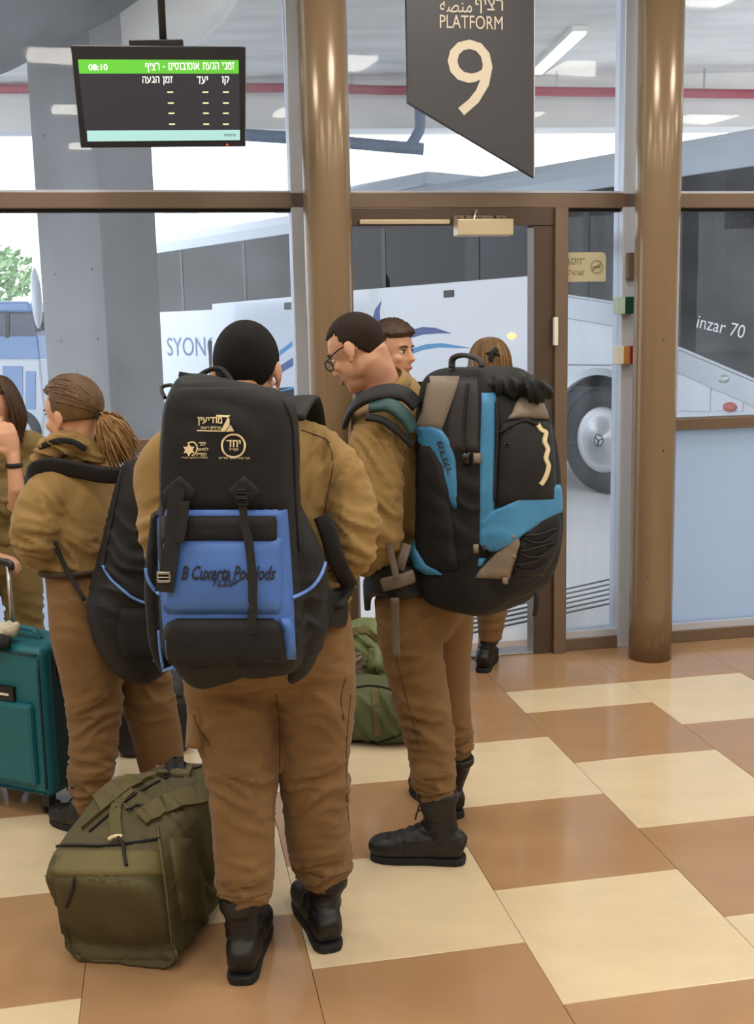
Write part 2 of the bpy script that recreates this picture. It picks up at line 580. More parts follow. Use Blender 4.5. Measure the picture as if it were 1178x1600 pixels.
window(9, -1.335, DU0 - 0.06, SZ, TB, False, 'narrow sidelight behind the round column')
window(10, 2.47, 5.05, SZ, TB, True, 'window with frosted lower pane near the right wall')
window(11, 2.47, 5.05, TT, CEIL - 0.06, False, 'clear upper window near the right wall')

# ---- door: head, closer track, leaf swung out
dr = thing('door_1', fp(-0.6, 0.05, 0), 'bronze framed glass door standing open to the bus platform', None, kind='structure')
fbox(MB(), DU0, DU1, -0.01, D, TB - 0.085, TB).build('door_head', 'frame_dark', dr, bev=0.003)
u0, _ = fuz(560, 345); u1, _ = fuz(700, 345)
fbox(MB(), u0, u1, -0.035, -0.01, TB - 0.078, TB - 0.058).build('slide_track', 'alu_warm', dr, bev=0.002)
fbox(MB(), DU0, DU1, 0, D, -0.004, 0.012).build('threshold', 'steel', dr, bev=0.002)
u0, zt = fuz(707, 345); u1, zb = fuz(793, 370)
cl = fbox(MB(), u0, u1, -0.10, -0.01, zb, zt).build('door_closer', 'alu_warm', dr, bev=0.006)
for a, b in ((706, 723), (726, 768), (772, 788)):
    ua, _ = fuz(a, 340); ub, _ = fuz(b, 340)
    fbox(MB(), ua, ub, -0.03, -0.01, zt - 0.002, zt + 0.022).build('closer_bracket', 'frame', cl, bev=0.001)
    fbox(MB(), (ua + ub) / 2 - 0.004, (ua + ub) / 2 + 0.004, -0.034, -0.03, zt + 0.006, zt + 0.014).build('screw', 'black_plastic', cl)
ln = MB(); ln.tube([fp(u0 + 0.09, -0.05, zt), fp(u0 + 0.10, -0.04, zt + 0.02), fp(u0 + 0.115, -0.02, zt + 0.045)], 0.006, 8); ln.build('closer_arm', 'steel', cl)
HG = fp(-0.105, 0.05, 0)
ld = V((0.118, 0.993, 0)).normalized(); lt = V((-ld.y, ld.x, 0))          # leaf direction (swung right out) and its thickness
LF = (HG, ld, lt, FZ)
leaf = MB()
leaf.box((0, 0, 0.015), (0.10, 0.05, TB - 0.09), LF); leaf.box((0.82, 0, 0.015), (0.92, 0.05, TB - 0.09), LF)
leaf.box((0.10, 0, 0.015), (0.82, 0.05, 0.14), LF); leaf.box((0.10, 0, TB - 0.19), (0.82, 0.05, TB - 0.09), LF)
lf = leaf.build('leaf_frame', 'frame', dr, bev=0.003)
MB().box((0.10, 0.02, 0.14), (0.82, 0.03, TB - 0.19), LF).build('pane', 'glass', dr)
p = at(858, 518, 5.6)
hm = fbox(MB(), DU1 - 0.012, DU1 + 0.008, -0.055, -0.025, p.z - 0.07, p.z + 0.07).build('push_handle', 'white', dr, bev=0.004)
fbox(MB(), -0.20, DU1, -0.005, 0.10, 0.0, TB - 0.085).build('door_jamb', 'frame_dark', dr, bev=0.003)

# ---- round columns
def round_column(c, r, label):
    m = MB()
    prof = [(r, 0.0), (r, 0.3), (r, 1.2), (r, 2.4), (r, CEIL)]
    m.tube([(c.x, c.y, z) for _, z in prof], [q for q, _ in prof], 48)
    o = m.build('column', 'column', None, True, label=label, cat='column', group='round bronze columns')
    o.data.polygons.foreach_set('use_smooth', [len(p.vertices) == 4 for p in o.data.polygons])
    MB().disc(V((c.x, c.y, CEIL - 0.01)), (0, 0, 1), r + 0.015, 0.02, 40).build('top_ring', 'frame', o)
    for dz, da in ((0.45, -0.4), (1.08, 0.2), (1.62, 0.1)):
        a = -math.pi / 2 + da
        MB().disc(V((c.x + math.cos(a) * r, c.y + math.sin(a) * r, dz)), (math.cos(a), math.sin(a), 0), 0.004, 0.002, 8).build('screw_hole', 'black_plastic', o)
    return o
ul, _ = fuz(516, 500, -0.21)
round_column(fp(ul, -0.21, 0), 0.110, 'round bronze column between the doorway and the left window')
ur, _ = fuz(1021, 700, -0.21)
round_column(fp(ur, -0.21, 0), 0.108, 'round bronze column standing by the sidelight and green and red boxes')

# ---- small things on the sidelight
def plate(name, x0, y0, x1, y1, n0, n1, material, label, cat, **kw):
    a = fuz(x0, y1, n0); b = fuz(x1, y0, n0)
    return fbox(MB(), a[0], b[0], n1, n0, a[1], b[1]).build(name, material, bev=0.002, label=label, cat=cat, **kw)
M['sticker'] = mat('cream_sticker', 'C9C3A4', 0.5, var=0.03)
M['sticker_ink'] = mat('faded_ink', '8F8B74', 0.6, var=0.02)
ns = thing('no_smoking_sign', fp(0.1, 0.045, fuz(915, 440)[1]), 'cream sticker seen from behind with a crossed out cigarette', 'sign')
a = fuz(884, 440); b = fuz(952, 393)
poly = [(a[0], a[1]), (b[0], a[1]), (b[0], b[1] - 0.02), (b[0] - 0.006, b[1] - 0.006), (b[0] - 0.02, b[1]), (a[0], b[1])]
MB().prism(poly, lambda u, v, d: fp(u, d, v), 0.042, 0.05).build('backing', 'sticker', ns)
ink = MB()
zc = (a[1] + b[1]) / 2
cu = b[0] - 0.05
ink.disc(fp(cu, 0.041, zc), FN, 0.034, 0.002, 28, 0.029)
ink.prism([(cu - 0.026, zc - 0.012), (cu - 0.02, zc - 0.02), (cu + 0.026, zc + 0.012), (cu + 0.02, zc + 0.02)], lambda u, v, d: fp(u, d, v), 0.040, 0.0415)
fbox(ink, cu - 0.022, cu + 0.022, 0.040, 0.0415, zc - 0.006, zc + 0.004)
for s, z0, z1, ua, ub in (('אסור', zc + 0.012, zc + 0.045, a[0] + 0.008, a[0] + 0.115), ('לעשן', zc - 0.045, zc - 0.010, a[0] + 0.02, a[0] + 0.115)):
    fit_text(ink, heb(s), lambda u, v: fp(u, 0.040, v), (ub, z0, ua, z1))
ink.build('print', 'sticker_ink', ns, fixn=False)
M['green_box'] = mat('green_box_plastic', '0F4A36', 0.4)
M['red_box'] = mat('red_box_plastic', '9C2531', 0.4)
M['orange_box'] = mat('amber_box_plastic', 'C08A4A', 0.4)
M['pale_green'] = mat('pale_cover', 'BFD8D2', 0.4)
def call_box(x0, y0, x1, y1, spl, label):
    u0, z0 = fuz(x0, y1); u1, z1 = fuz(x1, y0)
    t = thing('break_glass_box', fp((u0 + u1) / 2, -0.02, z0), label, 'alarm box')
    k = 0.0
    for i, (f, mt) in enumerate(spl):
        fbox(MB(), u0 + (u1 - u0) * k, u0 + (u1 - u0) * f, -0.05 + 0.004 * i, 0.002, z0, z1).build(('cover', 'body', 'button')[i], mt, t, bev=0.003)
        k = f
    return t
call_box(957, 464, 988, 491, ((0.45, 'pale_green'), (1.0, 'green_box')), 'green and pale emergency release box on the aluminium post')
call_box(957, 540, 988, 569, ((0.38, 'white'), (0.70, 'orange_box'), (1.0, 'red_box')), 'white amber and red alarm box on the aluminium post')
gs = plate('door_sensor', 977, 395, 992, 437, 0.0, -0.03, 'frame', 'small grey bronze sensor box on the aluminium post above the green box', 'sensor')

# ---- hanging platform sign
BN = -0.28
def bz(x, y): return fuz(x, y, BN)
b0, b1 = bz(635, 20)[0], bz(834, 20)[0]
zl, zr = bz(637, 160)[1], bz(834, 277)[1]
sg = thing('platform_sign', fp((b0 + b1) / 2, BN, zr), 'charcoal hanging sign with slanted lower edge reading platform 9', 'sign')
MB().prism([(b0, zl), (b1, zr), (b1, 3.62), (b0, 3.62)], lambda u, v, d: fp(u, d, v), BN, BN + 0.03).build('board', 'dark_sign', sg, bev=0.002)
M['sign_edge'] = mat('pale_sign_edge', 'B9BBC4', 0.4)
MB().prism([(b1, zr), (b1 + 0.006, zr - 0.002), (b1 + 0.006, 3.62), (b1, 3.62)], lambda u, v, d: fp(u, d, v), BN - 0.001, BN + 0.031).build('edge_strip', 'sign_edge', sg)
def txt(parent, body, x0, y0, x1, y1, fn, px, material='sign_cream', name='lettering', **kw):
    a = px(x0, y1); b = px(x1, y0)
    m = fit_text(MB(), body, fn, (a[0], a[1], b[0], b[1]), **kw)
    return m.build(name, material, parent, fixn=False)
bf = lambda u, v: fp(u, BN - 0.003, v)
txt(sg, 'PLATFORM', 687, 26, 785, 44, bf, bz)
txt(sg, '9', 700, 63, 769, 180, bf, bz, bold=-0.004)
txt(sg, heb('רציף'), 742, -1, 786, 21, bf, bz)
txt(sg, '\ufe94\ufebc\ufee8\ufee3', 687, -3, 737, 19, bf, bz)
for uu in (b0 + 0.1, b1 - 0.1):
    MB().tube([fp(uu, BN + 0.015, 3.6), fp(uu, BN + 0.015, CEIL)], 0.006, 8).build('hanger', 'steel', sg)

# ---- hanging monitor
MY = 4.85
c = at(247, 151, MY)
tilt = math.radians(9)
yaw = math.radians(2)
mx = V((math.cos(yaw), math.sin(yaw), 0)); mx = (mx + V((0, 0, -0.004))).normalized()
mn = V((math.sin(yaw) * math.cos(tilt), -math.cos(yaw) * math.cos(tilt), -math.sin(tilt)))    # screen normal, tipped down
mz = mn.cross(mx) * -1
mz = mx.cross(mn) * -1 if mz.z < 0 else mz
def mq(x, y):
    p = on_plane(x, y, c, mn)
    return ((p - c).dot(mx), (p - c).dot(mz))
mon = thing('departure_monitor', c + V((0, 0, -0.3)), 'black hanging monitor with green header bar listing bus times', 'monitor')
q = [mq(110, 70), mq(383, 73), mq(383, 229), mq(126, 231)]
mf = lambda u, v, d: c + mx * u + mz * v + mn * d
MB().prism(q, mf, -0.045, 0.0).build('housing', 'black_plastic', mon, bev=0.004)
k = [mq(121, 92), mq(374, 93), mq(375, 219), mq(135, 222)]
M['screen'] = emit_mat('dark_screen', '2B2B33', 0.55); M['screen'].node_tree.nodes['Principled BSDF'].inputs['Roughness'].default_value = 0.25
M['scr_green'] = emit_mat('green_bar', '4FA52E', 0.75)
M['scr_teal'] = emit_mat('teal_bar', '8FBDBE', 0.7)
M['scr_text'] = emit_mat('screen_text', 'E9F2EC', 0.8)
M['scr_dash'] = emit_mat('yellow_dash', 'D8D39A', 0.8)
M['led'] = emit_mat('red_led', 'F04838', 1.5)
scr = MB().prism(k, mf, 0.0, 0.0015).build('screen', 'screen', mon)
MB().prism([mq(122, 93), mq(373, 94), mq(373, 115), mq(124, 115)], mf, 0.0015, 0.0025).build('header_bar', 'scr_green', scr)
MB().prism([mq(136, 204), mq(375, 203), mq(375, 219), mq(137, 221)], mf, 0.0015, 0.0025).build('footer_bar', 'scr_teal', scr)
m2 = lambda u, v: mf(u, v, 0.0033)
def mtx(s, x0, y0, x1, y1, material='scr_text', **kw):
    txt(scr, s, x0, y0, x1, y1, m2, mq, material, 'screen_text', **kw)
mtx(heb('זמני הגעת אוטובוסים - רציף'), 228, 97, 366, 113)
mtx('08:10', 139, 100, 168, 110, bold=0.02)
mtx(heb('קו'), 347, 119, 358, 133, shear=0.1); mtx(heb('יעד'), 308, 119, 325, 132, shear=0.1); mtx(heb('זמן הגעה'), 223, 119, 270, 133, shear=0.1)
for r, yy in enumerate((144, 161, 177, 194)):
    for xx in (353, 321 + r * 0.4, 266 + r * 1.0):
        a = mq(xx - 4.5, yy + 1.1); b = mq(xx + 4.5, yy - 1.1)
        MB().prism([(a[0], a[1]), (b[0], a[1]), (b[0], b[1]), (a[0], b[1])], mf, 0.0015, 0.0028).build('dash', 'scr_dash', scr)
a = mq(350, 213); b = mq(368, 209)
fit_text(MB(), heb('פרסומת'), m2, (a[0], a[1], b[0], b[1])).build('screen_text', M['dark_sign'], scr, fixn=False)
MB().disc(mf(mq(355, 226)[0], mq(355, 226)[1], 0.001), mn, 0.004, 0.002, 10).build('standby_light', 'led', mon)
tp = mf(mq(250, 72)[0], mq(250, 72)[1], -0.06)
pl = MB(); pl.tube([tp + V((0, 0.03, -0.15)), V((tp.x, tp.y + 0.03, CEIL))], 0.016, 14)
pl.build('ceiling_pole', 'black_plastic', mon, True)
MB().box((-0.11, -0.07, -0.03), (0.11, -0.04, 0.012), (c + mz * 0.21 + mx * 0.0, mx, mn, mz)).build('bracket', 'black_plastic', mon, bev=0.003)
MB().disc(V((tp.x, tp.y + 0.03, CEIL - 0.01)), (0, 0, 1), 0.07, 0.02, 24).build('ceiling_flange', 'black_plastic', mon)

# ---- ceiling lamps of the hall
M['diffuser'] = emit_mat('lamp_diffuser', 'FFF0D8', 4.0)
def ceiling_lamp(u, n):
    p = fp(u, n, CEIL)
    t = thing('ceiling_lamp', p + V((0, 0, -0.06)), 'square recessed ceiling lamp with warm diffuser over the hall', 'lamp', 'warm ceiling lamps of the hall')
    fr = (p, FU, FN, FZ)
    m = MB()
    for x0, y0, x1, y1 in ((-0.32, -0.32, 0.32, -0.29), (-0.32, 0.29, 0.32, 0.32), (-0.32, -0.29, -0.29, 0.29), (0.29, -0.29, 0.32, 0.29)):
        m.box((x0, y0, -0.05), (x1, y1, 0.0), fr)
    m.build('trim_ring', 'white', t)
    MB().box((-0.29, -0.29, -0.025), (0.29, 0.29, -0.015), fr).build('diffuser', 'diffuser', t)
    ld_ = bpy.data.lights.new('lamp_light', 'AREA')
    ld_.shape = 'SQUARE'
    ld_.size = 0.55
    ld_.energy = LAMP_W
    ld_.color = LAMP_COL
    lo = bpy.data.objects.new('lamp_light', ld_)
    COL.objects.link(lo)
    lo.parent = t
    lo.location = (0, 0, 0.025)
for u in (-4.6, -2.6, -0.6, 1.4, 3.4):
    for n in (-1.3, -3.3, -5.3, -7.3):
        ceiling_lamp(u, n)

# ================================================================== OUTSIDE
def wbox(mb, x0, x1, y0, y1, z0, z1):
    return mb.box((x0, y0, z0), (x1, y1, z1))
fbox(MB(), -60, 60, D, 110, -0.12, -0.004).build('ground_outside', 'paving', kind='structure', label='grey concrete paving of the bus bay')
# drain strips in the paving
gr = thing('drain_grate', fp(-0.05, 1.5, 0), 'row of dark narrow drain slots in the paving outside the door', 'drain')
M['slot'] = mat('dark_slot', '4C4F55', 0.7)
for i in range(6):
    a = on_z(872, 923 + i * 7.4); b = on_z(962, 903 + i * 7.6)
    d_ = (b - a).normalized(); nn = V((-d_.y, d_.x, 0))
    a2 = a - d_ * 0.75; b2 = b + d_ * 0.3
    m = MB()
    hw = 0.009
    vs = [a2 - nn * hw, b2 - nn * hw, b2 + nn * hw, a2 + nn * hw]
    m.add([v + V((0, 0, 0.002)) for v in vs] + [v + V((0, 0, -0.02)) for v in vs], [(0, 1, 2, 3), (7, 6, 5, 4), (0, 4, 5, 1), (1, 5, 6, 2), (2, 6, 7, 3), (3, 7, 4, 0)])
    m.build('slot', 'slot', gr)
SLZ = 5.02
wbox(MB(), -22, 22, 6.9, 16.2, SLZ, SLZ + 0.4).build('canopy_slab', 'concrete2', kind='structure', label='grey concrete canopy slab over the bus bay')
e = MB()
e.prism([(-22, 4.75), (22, 4.05), (22, SLZ), (-22, SLZ)], lambda u, v, d: V((u, d, v)), 15.8, 16.3)
e.build('canopy_edge_beam', 'concrete2', kind='structure', label='pale concrete edge beam of the canopy')
pm = MB()
pts = [at(x, y, 15.5) for x, y in ((-500, 131), (0, 139), (470, 137), (600, 141), (860, 143), (1178, 147), (1700, 152))]
pm.tube(pts, 0.06, 12)
rp = pm.build('fire_pipe', 'red_paint', None, True, label='long red fire pipe running under the canopy edge', cat='pipe')
for x, y in ((25, 139), (455, 137), (550, 139), (870, 143), (1100, 146)):
    pp = at(x, y, 15.5)
    MB().tube([pp + V((0, 0, -0.07)), V((pp.x, pp.y, SLZ))], 0.015, 8).build('pipe_hanger', 'steel', rp)
dp = MB()
pts = [at(x, y, 14.8) for x, y in ((200, 188), (385, 211), (480, 217), (600, 228), (662, 233))]
dp.tube(pts, 0.075, 14)
dd = dp.build('drain_pipe', 'blue_pipe', None, True, label='blue grey drain pipe hanging below the canopy', cat='pipe')
eb = MB(); eb.tube([at(640, 229, 14.8), at(650, 214, 14.8), at(656, 200, 14.8), at(656, 175, 14.8), V((at(656, 160, 14.8).x, 14.8, SLZ))], 0.07, 14, sub=3)
eb.build('elbow', 'blue_pipe', dd, True)
M['tube_light'] = emit_mat('tube_light', 'FFF3D6', 2.2)
def strip_light(x0, y0, x1, y1, label):
    a = on_z(x0, y0, SLZ - 0.05); b = on_z(x1, y1, SLZ - 0.05)
    d_ = (b - a).normalized(); nn = V((-d_.y, d_.x, 0))
    L = (b - a).length
    t = thing('strip_light', (a + b) / 2, label, 'lamp')
    fr = (a, d_, nn, FZ)
    MB().box((-0.03, -0.09, -0.01), (L + 0.03, 0.09, 0.055), fr).build('housing', 'white', t, bev=0.004)
    MB().box((0, -0.075, -0.04), (L, 0.075, -0.01), fr).build('tube_cover', 'tube_light', t, bev=0.01)
strip_light(838, 112, 906, 48, 'lit strip light under the canopy right of the platform sign')
strip_light(229, 72, 229, 38, 'lit strip light under the canopy above the monitor')
# concrete pillar with haunch
PC = V((-2.42, 10.3, 0)); pa = V((-0.83, 0.56, 0)).normalized(); pb = V((0.56, 0.83, 0)).normalized()
cs = [PC, PC + pb * 0.70, PC + pb * 0.70 + pa * 0.84, PC + pa * 0.84]
pil = thing('concrete_pillar', PC + pa * 0.42 + pb * 0.35, 'massive grey concrete pillar in front of the buses', 'pillar')
m = MB(); m.add([c_ for c_ in cs] + [c_ + V((0, 0, SLZ)) for c_ in cs], [(0, 1, 5, 4), (1, 2, 6, 5), (2, 3, 7, 6), (3, 0, 4, 7), (4, 5, 6, 7), (3, 2, 1, 0)])
m.build('shaft', 'concrete', pil, bev=0.012)
yf = lambda u, v, d: V((at(u, v, 10.4).x, d, at(u, v, 10.4).z))
MB().prism([(236, 80), (335, 0), (372, -60), (120, -60), (120, 80)], yf, 10.62, 11.1).build('haunch', 'concrete2', pil)
for x, y in ((86, 428), (144, 420), (96, 533), (153, 530), (68, 212)):
    p = on_plane(x, y, PC, pb * -1)
    MB().disc(p, pb * -1, 0.012, 0.006, 10).build('tie_hole', 'slot', pil)
yf2 = lambda u, v, d: V((at(u, v, 9.6).x, d, at(u, v, 9.6).z))
M['concrete_dark'] = mat('dark_concrete', '6A6A6B', 0.9, var=0.22, vscale=2.2, bump=0.3, bscale=10, detail=9)  # darker grey than the pillar's concrete
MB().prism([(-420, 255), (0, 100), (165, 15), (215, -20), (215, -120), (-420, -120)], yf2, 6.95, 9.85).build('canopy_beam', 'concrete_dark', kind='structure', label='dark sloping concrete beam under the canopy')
# ------------------------------------------------------------------ the white coach
CW = V((2.22, 11.35, 0)); CD = V((0.611, -0.791, 0)).normalized(); CN = V((CD.y, -CD.x, 0))   # CD to its nose, CN out of its near side
def cp(s, z, w=0.0): return CW + CD * s + CN * w + FZ * z
def csz(x, y, w=0.0):
    p = on_plane(x, y, CW + CN * w, CN)
    return ((p - CW).dot(CD), p.z)
cf = lambda s, z, w: cp(s, z, w)
coach = thing('coach', cp(-4, 0, -1.25), 'white touring coach with blue wave decals parked behind the door', 'bus')
S0, S1 = -10.6, 2.75
belt = [(S0, 2.08), (-0.45, 2.03), (0.3, 1.92), (0.98, 1.50), (1.85, 1.20), (S1, 1.0)]
arch_c, arch_r = 0.06, 0.66
arc = [(arch_c + arch_r * math.cos(t), 0.55 + arch_r * math.sin(t)) for t in [math.pi - math.pi * k / 18 for k in range(19)]]
low = [(S0, 0.32), (arch_c - arch_r, 0.32)] + arc + [(arch_c + arch_r, 0.32), (S1, 0.32)]
MB().prism(low + belt[::-1], cf, -0.06, 0.0).build('side_panel', 'white_paint', coach, bev=0.01)
MB().prism([(S0, 0.32), (S1, 0.32), (S1, 2.08), (S0, 2.08)], cf, -2.5, -2.44).build('side_panel', 'white_paint', coach)
silver = [(s, z - 0.02) for s, z in belt[1:]] + [(s, z - 0.24) for s, z in belt[:0:-1]]
MB().prism(silver, cf, 0.0, 0.02).build('belt_moulding', 'silver', coach, bev=0.006)
# roof with rounded cove
rf = MB()
prof = [(0.0, 3.02), (0.0, 3.16), (-0.04, 3.27), (-0.16, 3.36), (-0.5, 3.42), (-1.25, 3.45), (-2.0, 3.42), (-2.34, 3.36), (-2.46, 3.27), (-2.5, 3.16), (-2.5, 3.02), (-2.44, 3.02), (-2.40, 3.2), (-1.25, 3.36), (-0.1, 3.2), (-0.06, 3.02)]
rf.prism(prof, lambda w, z, s: cp(s, z, w), S0, S1)
M['roof_paint'] = mat('grey_roof_paint', 'AEB8C6', 0.3, var=0.03, coat=0.3)
rfo = rf.build('roof', 'roof_paint', coach, bev=0.01)
MB().prism([(-0.45, 3.42), (-2.05, 3.42), (-1.95, 3.62), (-0.55, 3.62)], lambda w, z, s: cp(s, z, w), -6.5, -3.2).build('roof_unit', 'roof_paint', coach, bev=0.05)
M['panel_seam'] = mat('panel_seam', '7C828C', 0.6)
M['bus_floor'] = mat('bus_interior_floor', '3B3D44', 0.8)
MB().prism([(S0 + 0.05, 1.25), (S1 - 0.1, 0.95), (S1 - 0.1, 1.02), (S0 + 0.05, 1.32)], cf, -2.44, -0.06).build('cabin_floor', 'bus_floor', coach)
MB().prism([(S0, 0.32), (S0 + 0.06, 0.32), (S0 + 0.06, 3.3), (S0, 3.3)], cf, -2.5, 0.0).build('rear_panel', 'white_paint', coach)
MB().prism([(S1 - 0.06, 0.32), (S1, 0.32), (S1, 1.05), (S1 - 0.06, 1.05)], cf, -2.5, 0.0).build('front_panel', 'white_paint', coach)
MB().prism([(S1 - 0.02, 1.05), (S1, 1.05), (S1 - 0.25, 3.1), (S1 - 0.27, 3.1)], cf, -2.45, -0.05).build('windscreen', 'glass_bus', coach)
# windows, near and far side, with posts
cuts = [S0 + 0.06, -8.6, -6.7, -5.0, -3.42, -1.75, -0.15, 0.98, S1 - 0.1]
def belt_z(s):
    for (a, za), (b, zb) in zip(belt, belt[1:]):
        if s <= b:
            return za + (zb - za) * (s - a) / (b - a)
    return belt[-1][1]
for a, b in zip(cuts, cuts[1:]):
    poly = [(a, belt_z(a))] + [(s, z) for s, z in belt if a < s < b] + [(b, belt_z(b)), (b, 3.02), (a, 3.02)]
    MB().prism(poly, cf, -0.035, -0.025).build('window_pane', 'glass_bus', coach)
    MB().prism([(a, 2.08), (b, 2.08), (b, 3.02), (a, 3.02)], cf, -2.475, -2.465).build('window_pane', 'glass_bus', coach)
    MB().prism([(b - 0.04, belt_z(b)), (b + 0.04, belt_z(b)), (b + 0.04, 3.04), (b - 0.04, 3.04)], cf, -0.06, -0.02).build('window_post', 'black_plastic', coach)
M['curtain'] = mat('grey_blue_curtain', '7F8796', 0.9, var=0.1)
M['seat_cloth'] = mat('dark_blue_seat_cloth', '2A2C3C', 0.85, var=0.15)
def curtain(s0, s1, z0, z1, w):
    m = MB()
    n = int((s1 - s0) / 0.02)
    m.grid(lambda u, v: cp(s0 + (s1 - s0) * u, z0 + (z1 - z0) * v, w + 0.025 * math.sin(u * n * 0.9)), n + 1, 2)
    m.build('curtain', 'curtain', coach, True, fixn=False)
for s in (-7.9, -6.0, -3.25, -2.45, -1.0, -0.3, 0.2, 0.85, 1.5):
    curtain(s, s + 0.3, 2.05 if s < 0.1 else 1.9, 2.98, -0.16)
for s in (-8.0, -5.2, -2.9, -0.7, 0.5):
    curtain(s, s + 0.45, 2.1, 2.98, -2.3)
for s in [-9.6 + 0.85 * k for k in range(13)]:
    m = MB()
    for w in (-0.65, -1.85):
        m.tube([cp(s, 1.35, w), cp(s - 0.05, 1.9, w), cp(s - 0.12, 2.45, w), cp(s - 0.13, 2.52, w)], [(0.42, 0.10), (0.42, 0.09), (0.36, 0.06), (0.2, 0.03)], 16, side=CN, power=4)
        m.tube([cp(s + 0.02, 1.65, w), cp(s + 0.45, 1.68, w)], [(0.42, 0.07), (0.42, 0.06)], 12, side=CN, power=4)
    m.build('seat_row', 'seat_cloth', coach, True)
# open luggage hatches held off the side
hl = 0.10
def hp(x, y): return csz(x, y, hl)
def hatch(px, label=None):
    q = [hp(*p) for p in px]
    return MB().prism(q, cf, hl - 0.03, hl).build('luggage_hatch', 'white_paint', coach, bev=0.008)
h2 = hatch([(520, 597), (828, 596), (826, 431), (520, 456)])
h1 = hatch([(331, 612), (474, 604), (474, 462), (331, 475)])
M['bay_shade'] = mat('luggage_bay_shade', '26282D', 0.9)
MB().prism([(-7.8, 0.42), (-0.85, 0.42), (-0.85, 1.6), (-7.8, 1.6)], cf, 0.0, 0.006).build('bay_shade_sheet', 'bay_shade', coach)  # flat dark sheet on the side, painting the shade inside the open bay
M['decal_navy'] = mat('navy_decal', '2E4A8C', 0.3, var=0.05)
M['decal_blue'] = mat('sky_blue_decal', '3F8CC4', 0.3, var=0.05)
M['decal_text'] = mat('blue_lettering', '55719F', 0.4, var=0.05)
def decal(pxs, material, parent, w=hl):
    q = [csz(x, y, w) for x, y in pxs]
    MB().prism(q, cf, w, w + 0.003).build('wave_decal', material, parent)
decal([(582, 500), (586, 484), (596, 470), (593, 486), (595, 512), (588, 540), (583, 530)], 'decal_navy', h2)
decal([(590, 540), (610, 528), (640, 516), (660, 511), (680, 512), (706, 521), (685, 521), (660, 523), (640, 529), (600, 548)], 'decal_navy', h2)
decal([(590, 572), (615, 558), (640, 546), (665, 538), (690, 536), (738, 544), (715, 544), (685, 543), (660, 547), (640, 555), (600, 575)], 'decal_blue', h2)
decal([(437, 548), (474, 520), (474, 528), (437, 556)], 'decal_blue', h1)
decal([(437, 572), (474, 548), (474, 562), (437, 584)], 'decal_navy', h1)
decal([(437, 610), (474, 600), (474, 604), (437, 612)], 'decal_blue', h1)
for x0, y0, x1, y1, hh in ((694, 453, 709, 465, h2), (445, 472, 458, 484, h1)):
    a = hp(x0, y1); b = hp(x1, y0)
    MB().prism([(a[0], a[1]), (b[0], a[1]), (b[0], b[1]), (a[0], b[1])], cf, hl, hl + 0.012).build('hatch_latch', 'black_plastic', hh, bev=0.004)
M['amber_lamp'] = emit_mat('amber_marker', 'FFC070', 1.6)
a = hp(800, 525)
MB().ell(cp(a[0], a[1], hl + 0.005), (0.065, 0.035, 0.02), (CD, FZ, CN)).build('marker_lamp', 'amber_lamp', h2, True)
b0_ = csz(262, 556, 0.0); b1_ = csz(342, 526, 0.0)
fit_text(MB(), 'SYONO', lambda s, z: cp(s, z, 0.004), (b0_[0], b0_[1], b1_[0], b1_[1])).build('lettering', 'decal_text', coach, fixn=False)
for z in (1.30,):
    MB().prism([(-0.8, z), (0.95, z), (0.95, z + 0.012), (-0.8, z + 0.012)], cf, 0.0, 0.003).build('panel_seam', 'panel_seam', coach)
# wheels
M['tyre'] = mat('tyre_rubber', '26272B', 0.65, var=0.1, bump=0.2, bscale=30)
M['hub'] = mat('silver_hub_cap', 'B9BCC0', 0.32, metal=0.5, var=0.04)
def wheel(parent, c, axis, r, w, hub=0.62):
    m = MB()
    a = V(axis).normalized()
    s = V((0, 0, 1)); b = a.cross(s)
    seg = 40
    prof = [(r * hub, 0.0), (r * (hub + 0.06), 0.02), (r * 0.86, 0.03), (r * 0.96, 0.0), (r, -0.05), (r, -w + 0.05), (r * 0.9, -w), (r * hub, -w)]
    m.grid(lambda u, v: c + a * prof[int(round(v * (len(prof) - 1)))][1] + (s * math.cos(2 * math.pi * u) + b * math.sin(2 * math.pi * u)) * prof[int(round(v * (len(prof) - 1)))][0], seg, len(prof), True)
    t = m.build('tyre', 'tyre', parent, True)
    hb = MB()
    pr = [(r * hub, -0.01), (r * (hub - 0.04), 0.015), (r * 0.5, 0.0), (r * 0.42, 0.02), (r * 0.14, 0.035), (r * 0.13, 0.05), (0.002, 0.052)]
    hb.grid(lambda u, v: c + a * pr[int(round(v * (len(pr) - 1)))][1] + (s * math.cos(2 * math.pi * u) + b * math.sin(2 * math.pi * u)) * pr[int(round(v * (len(pr) - 1)))][0], seg, len(pr), True)
    h = hb.build('hub_cap', 'hub', t, True)
    MB().disc(c + a * 0.045, a, r * 0.12, 0.012, 24, r * 0.095).build('hub_emblem', 'slot', h)
    k = MB()
    for q in range(3):
        an = 0.9 + q * 2.094
        d_ = s * math.cos(an) + b * math.sin(an)
        k.tube([c + a * 0.052, c + a * 0.052 + d_ * r * 0.1], 0.008, 6)
    k.build('hub_star', 'slot', h)
    return t
wheel(coach, cp(0.06, 0.55, -0.05), CN, 0.55, 0.32)
wheel(coach, cp(-6.9, 0.5, -0.05), CN, 0.5, 0.32)
wheel(coach, cp(0.06, 0.55, -2.45), CN * -1, 0.55, 0.32)
wheel(coach, cp(-6.9, 0.5, -2.45), CN * -1, 0.5, 0.32)
am = MB()
am.grid(lambda u, v: cp(arch_c + (arch_r + 0.07 * v) * math.cos(math.pi * u), 0.55 + (arch_r + 0.07 * v) * math.sin(math.pi * u), 0.014 - 0.012 * v), 25, 3)
am.build('arch_trim', 'silver', coach, True, fixn=False)
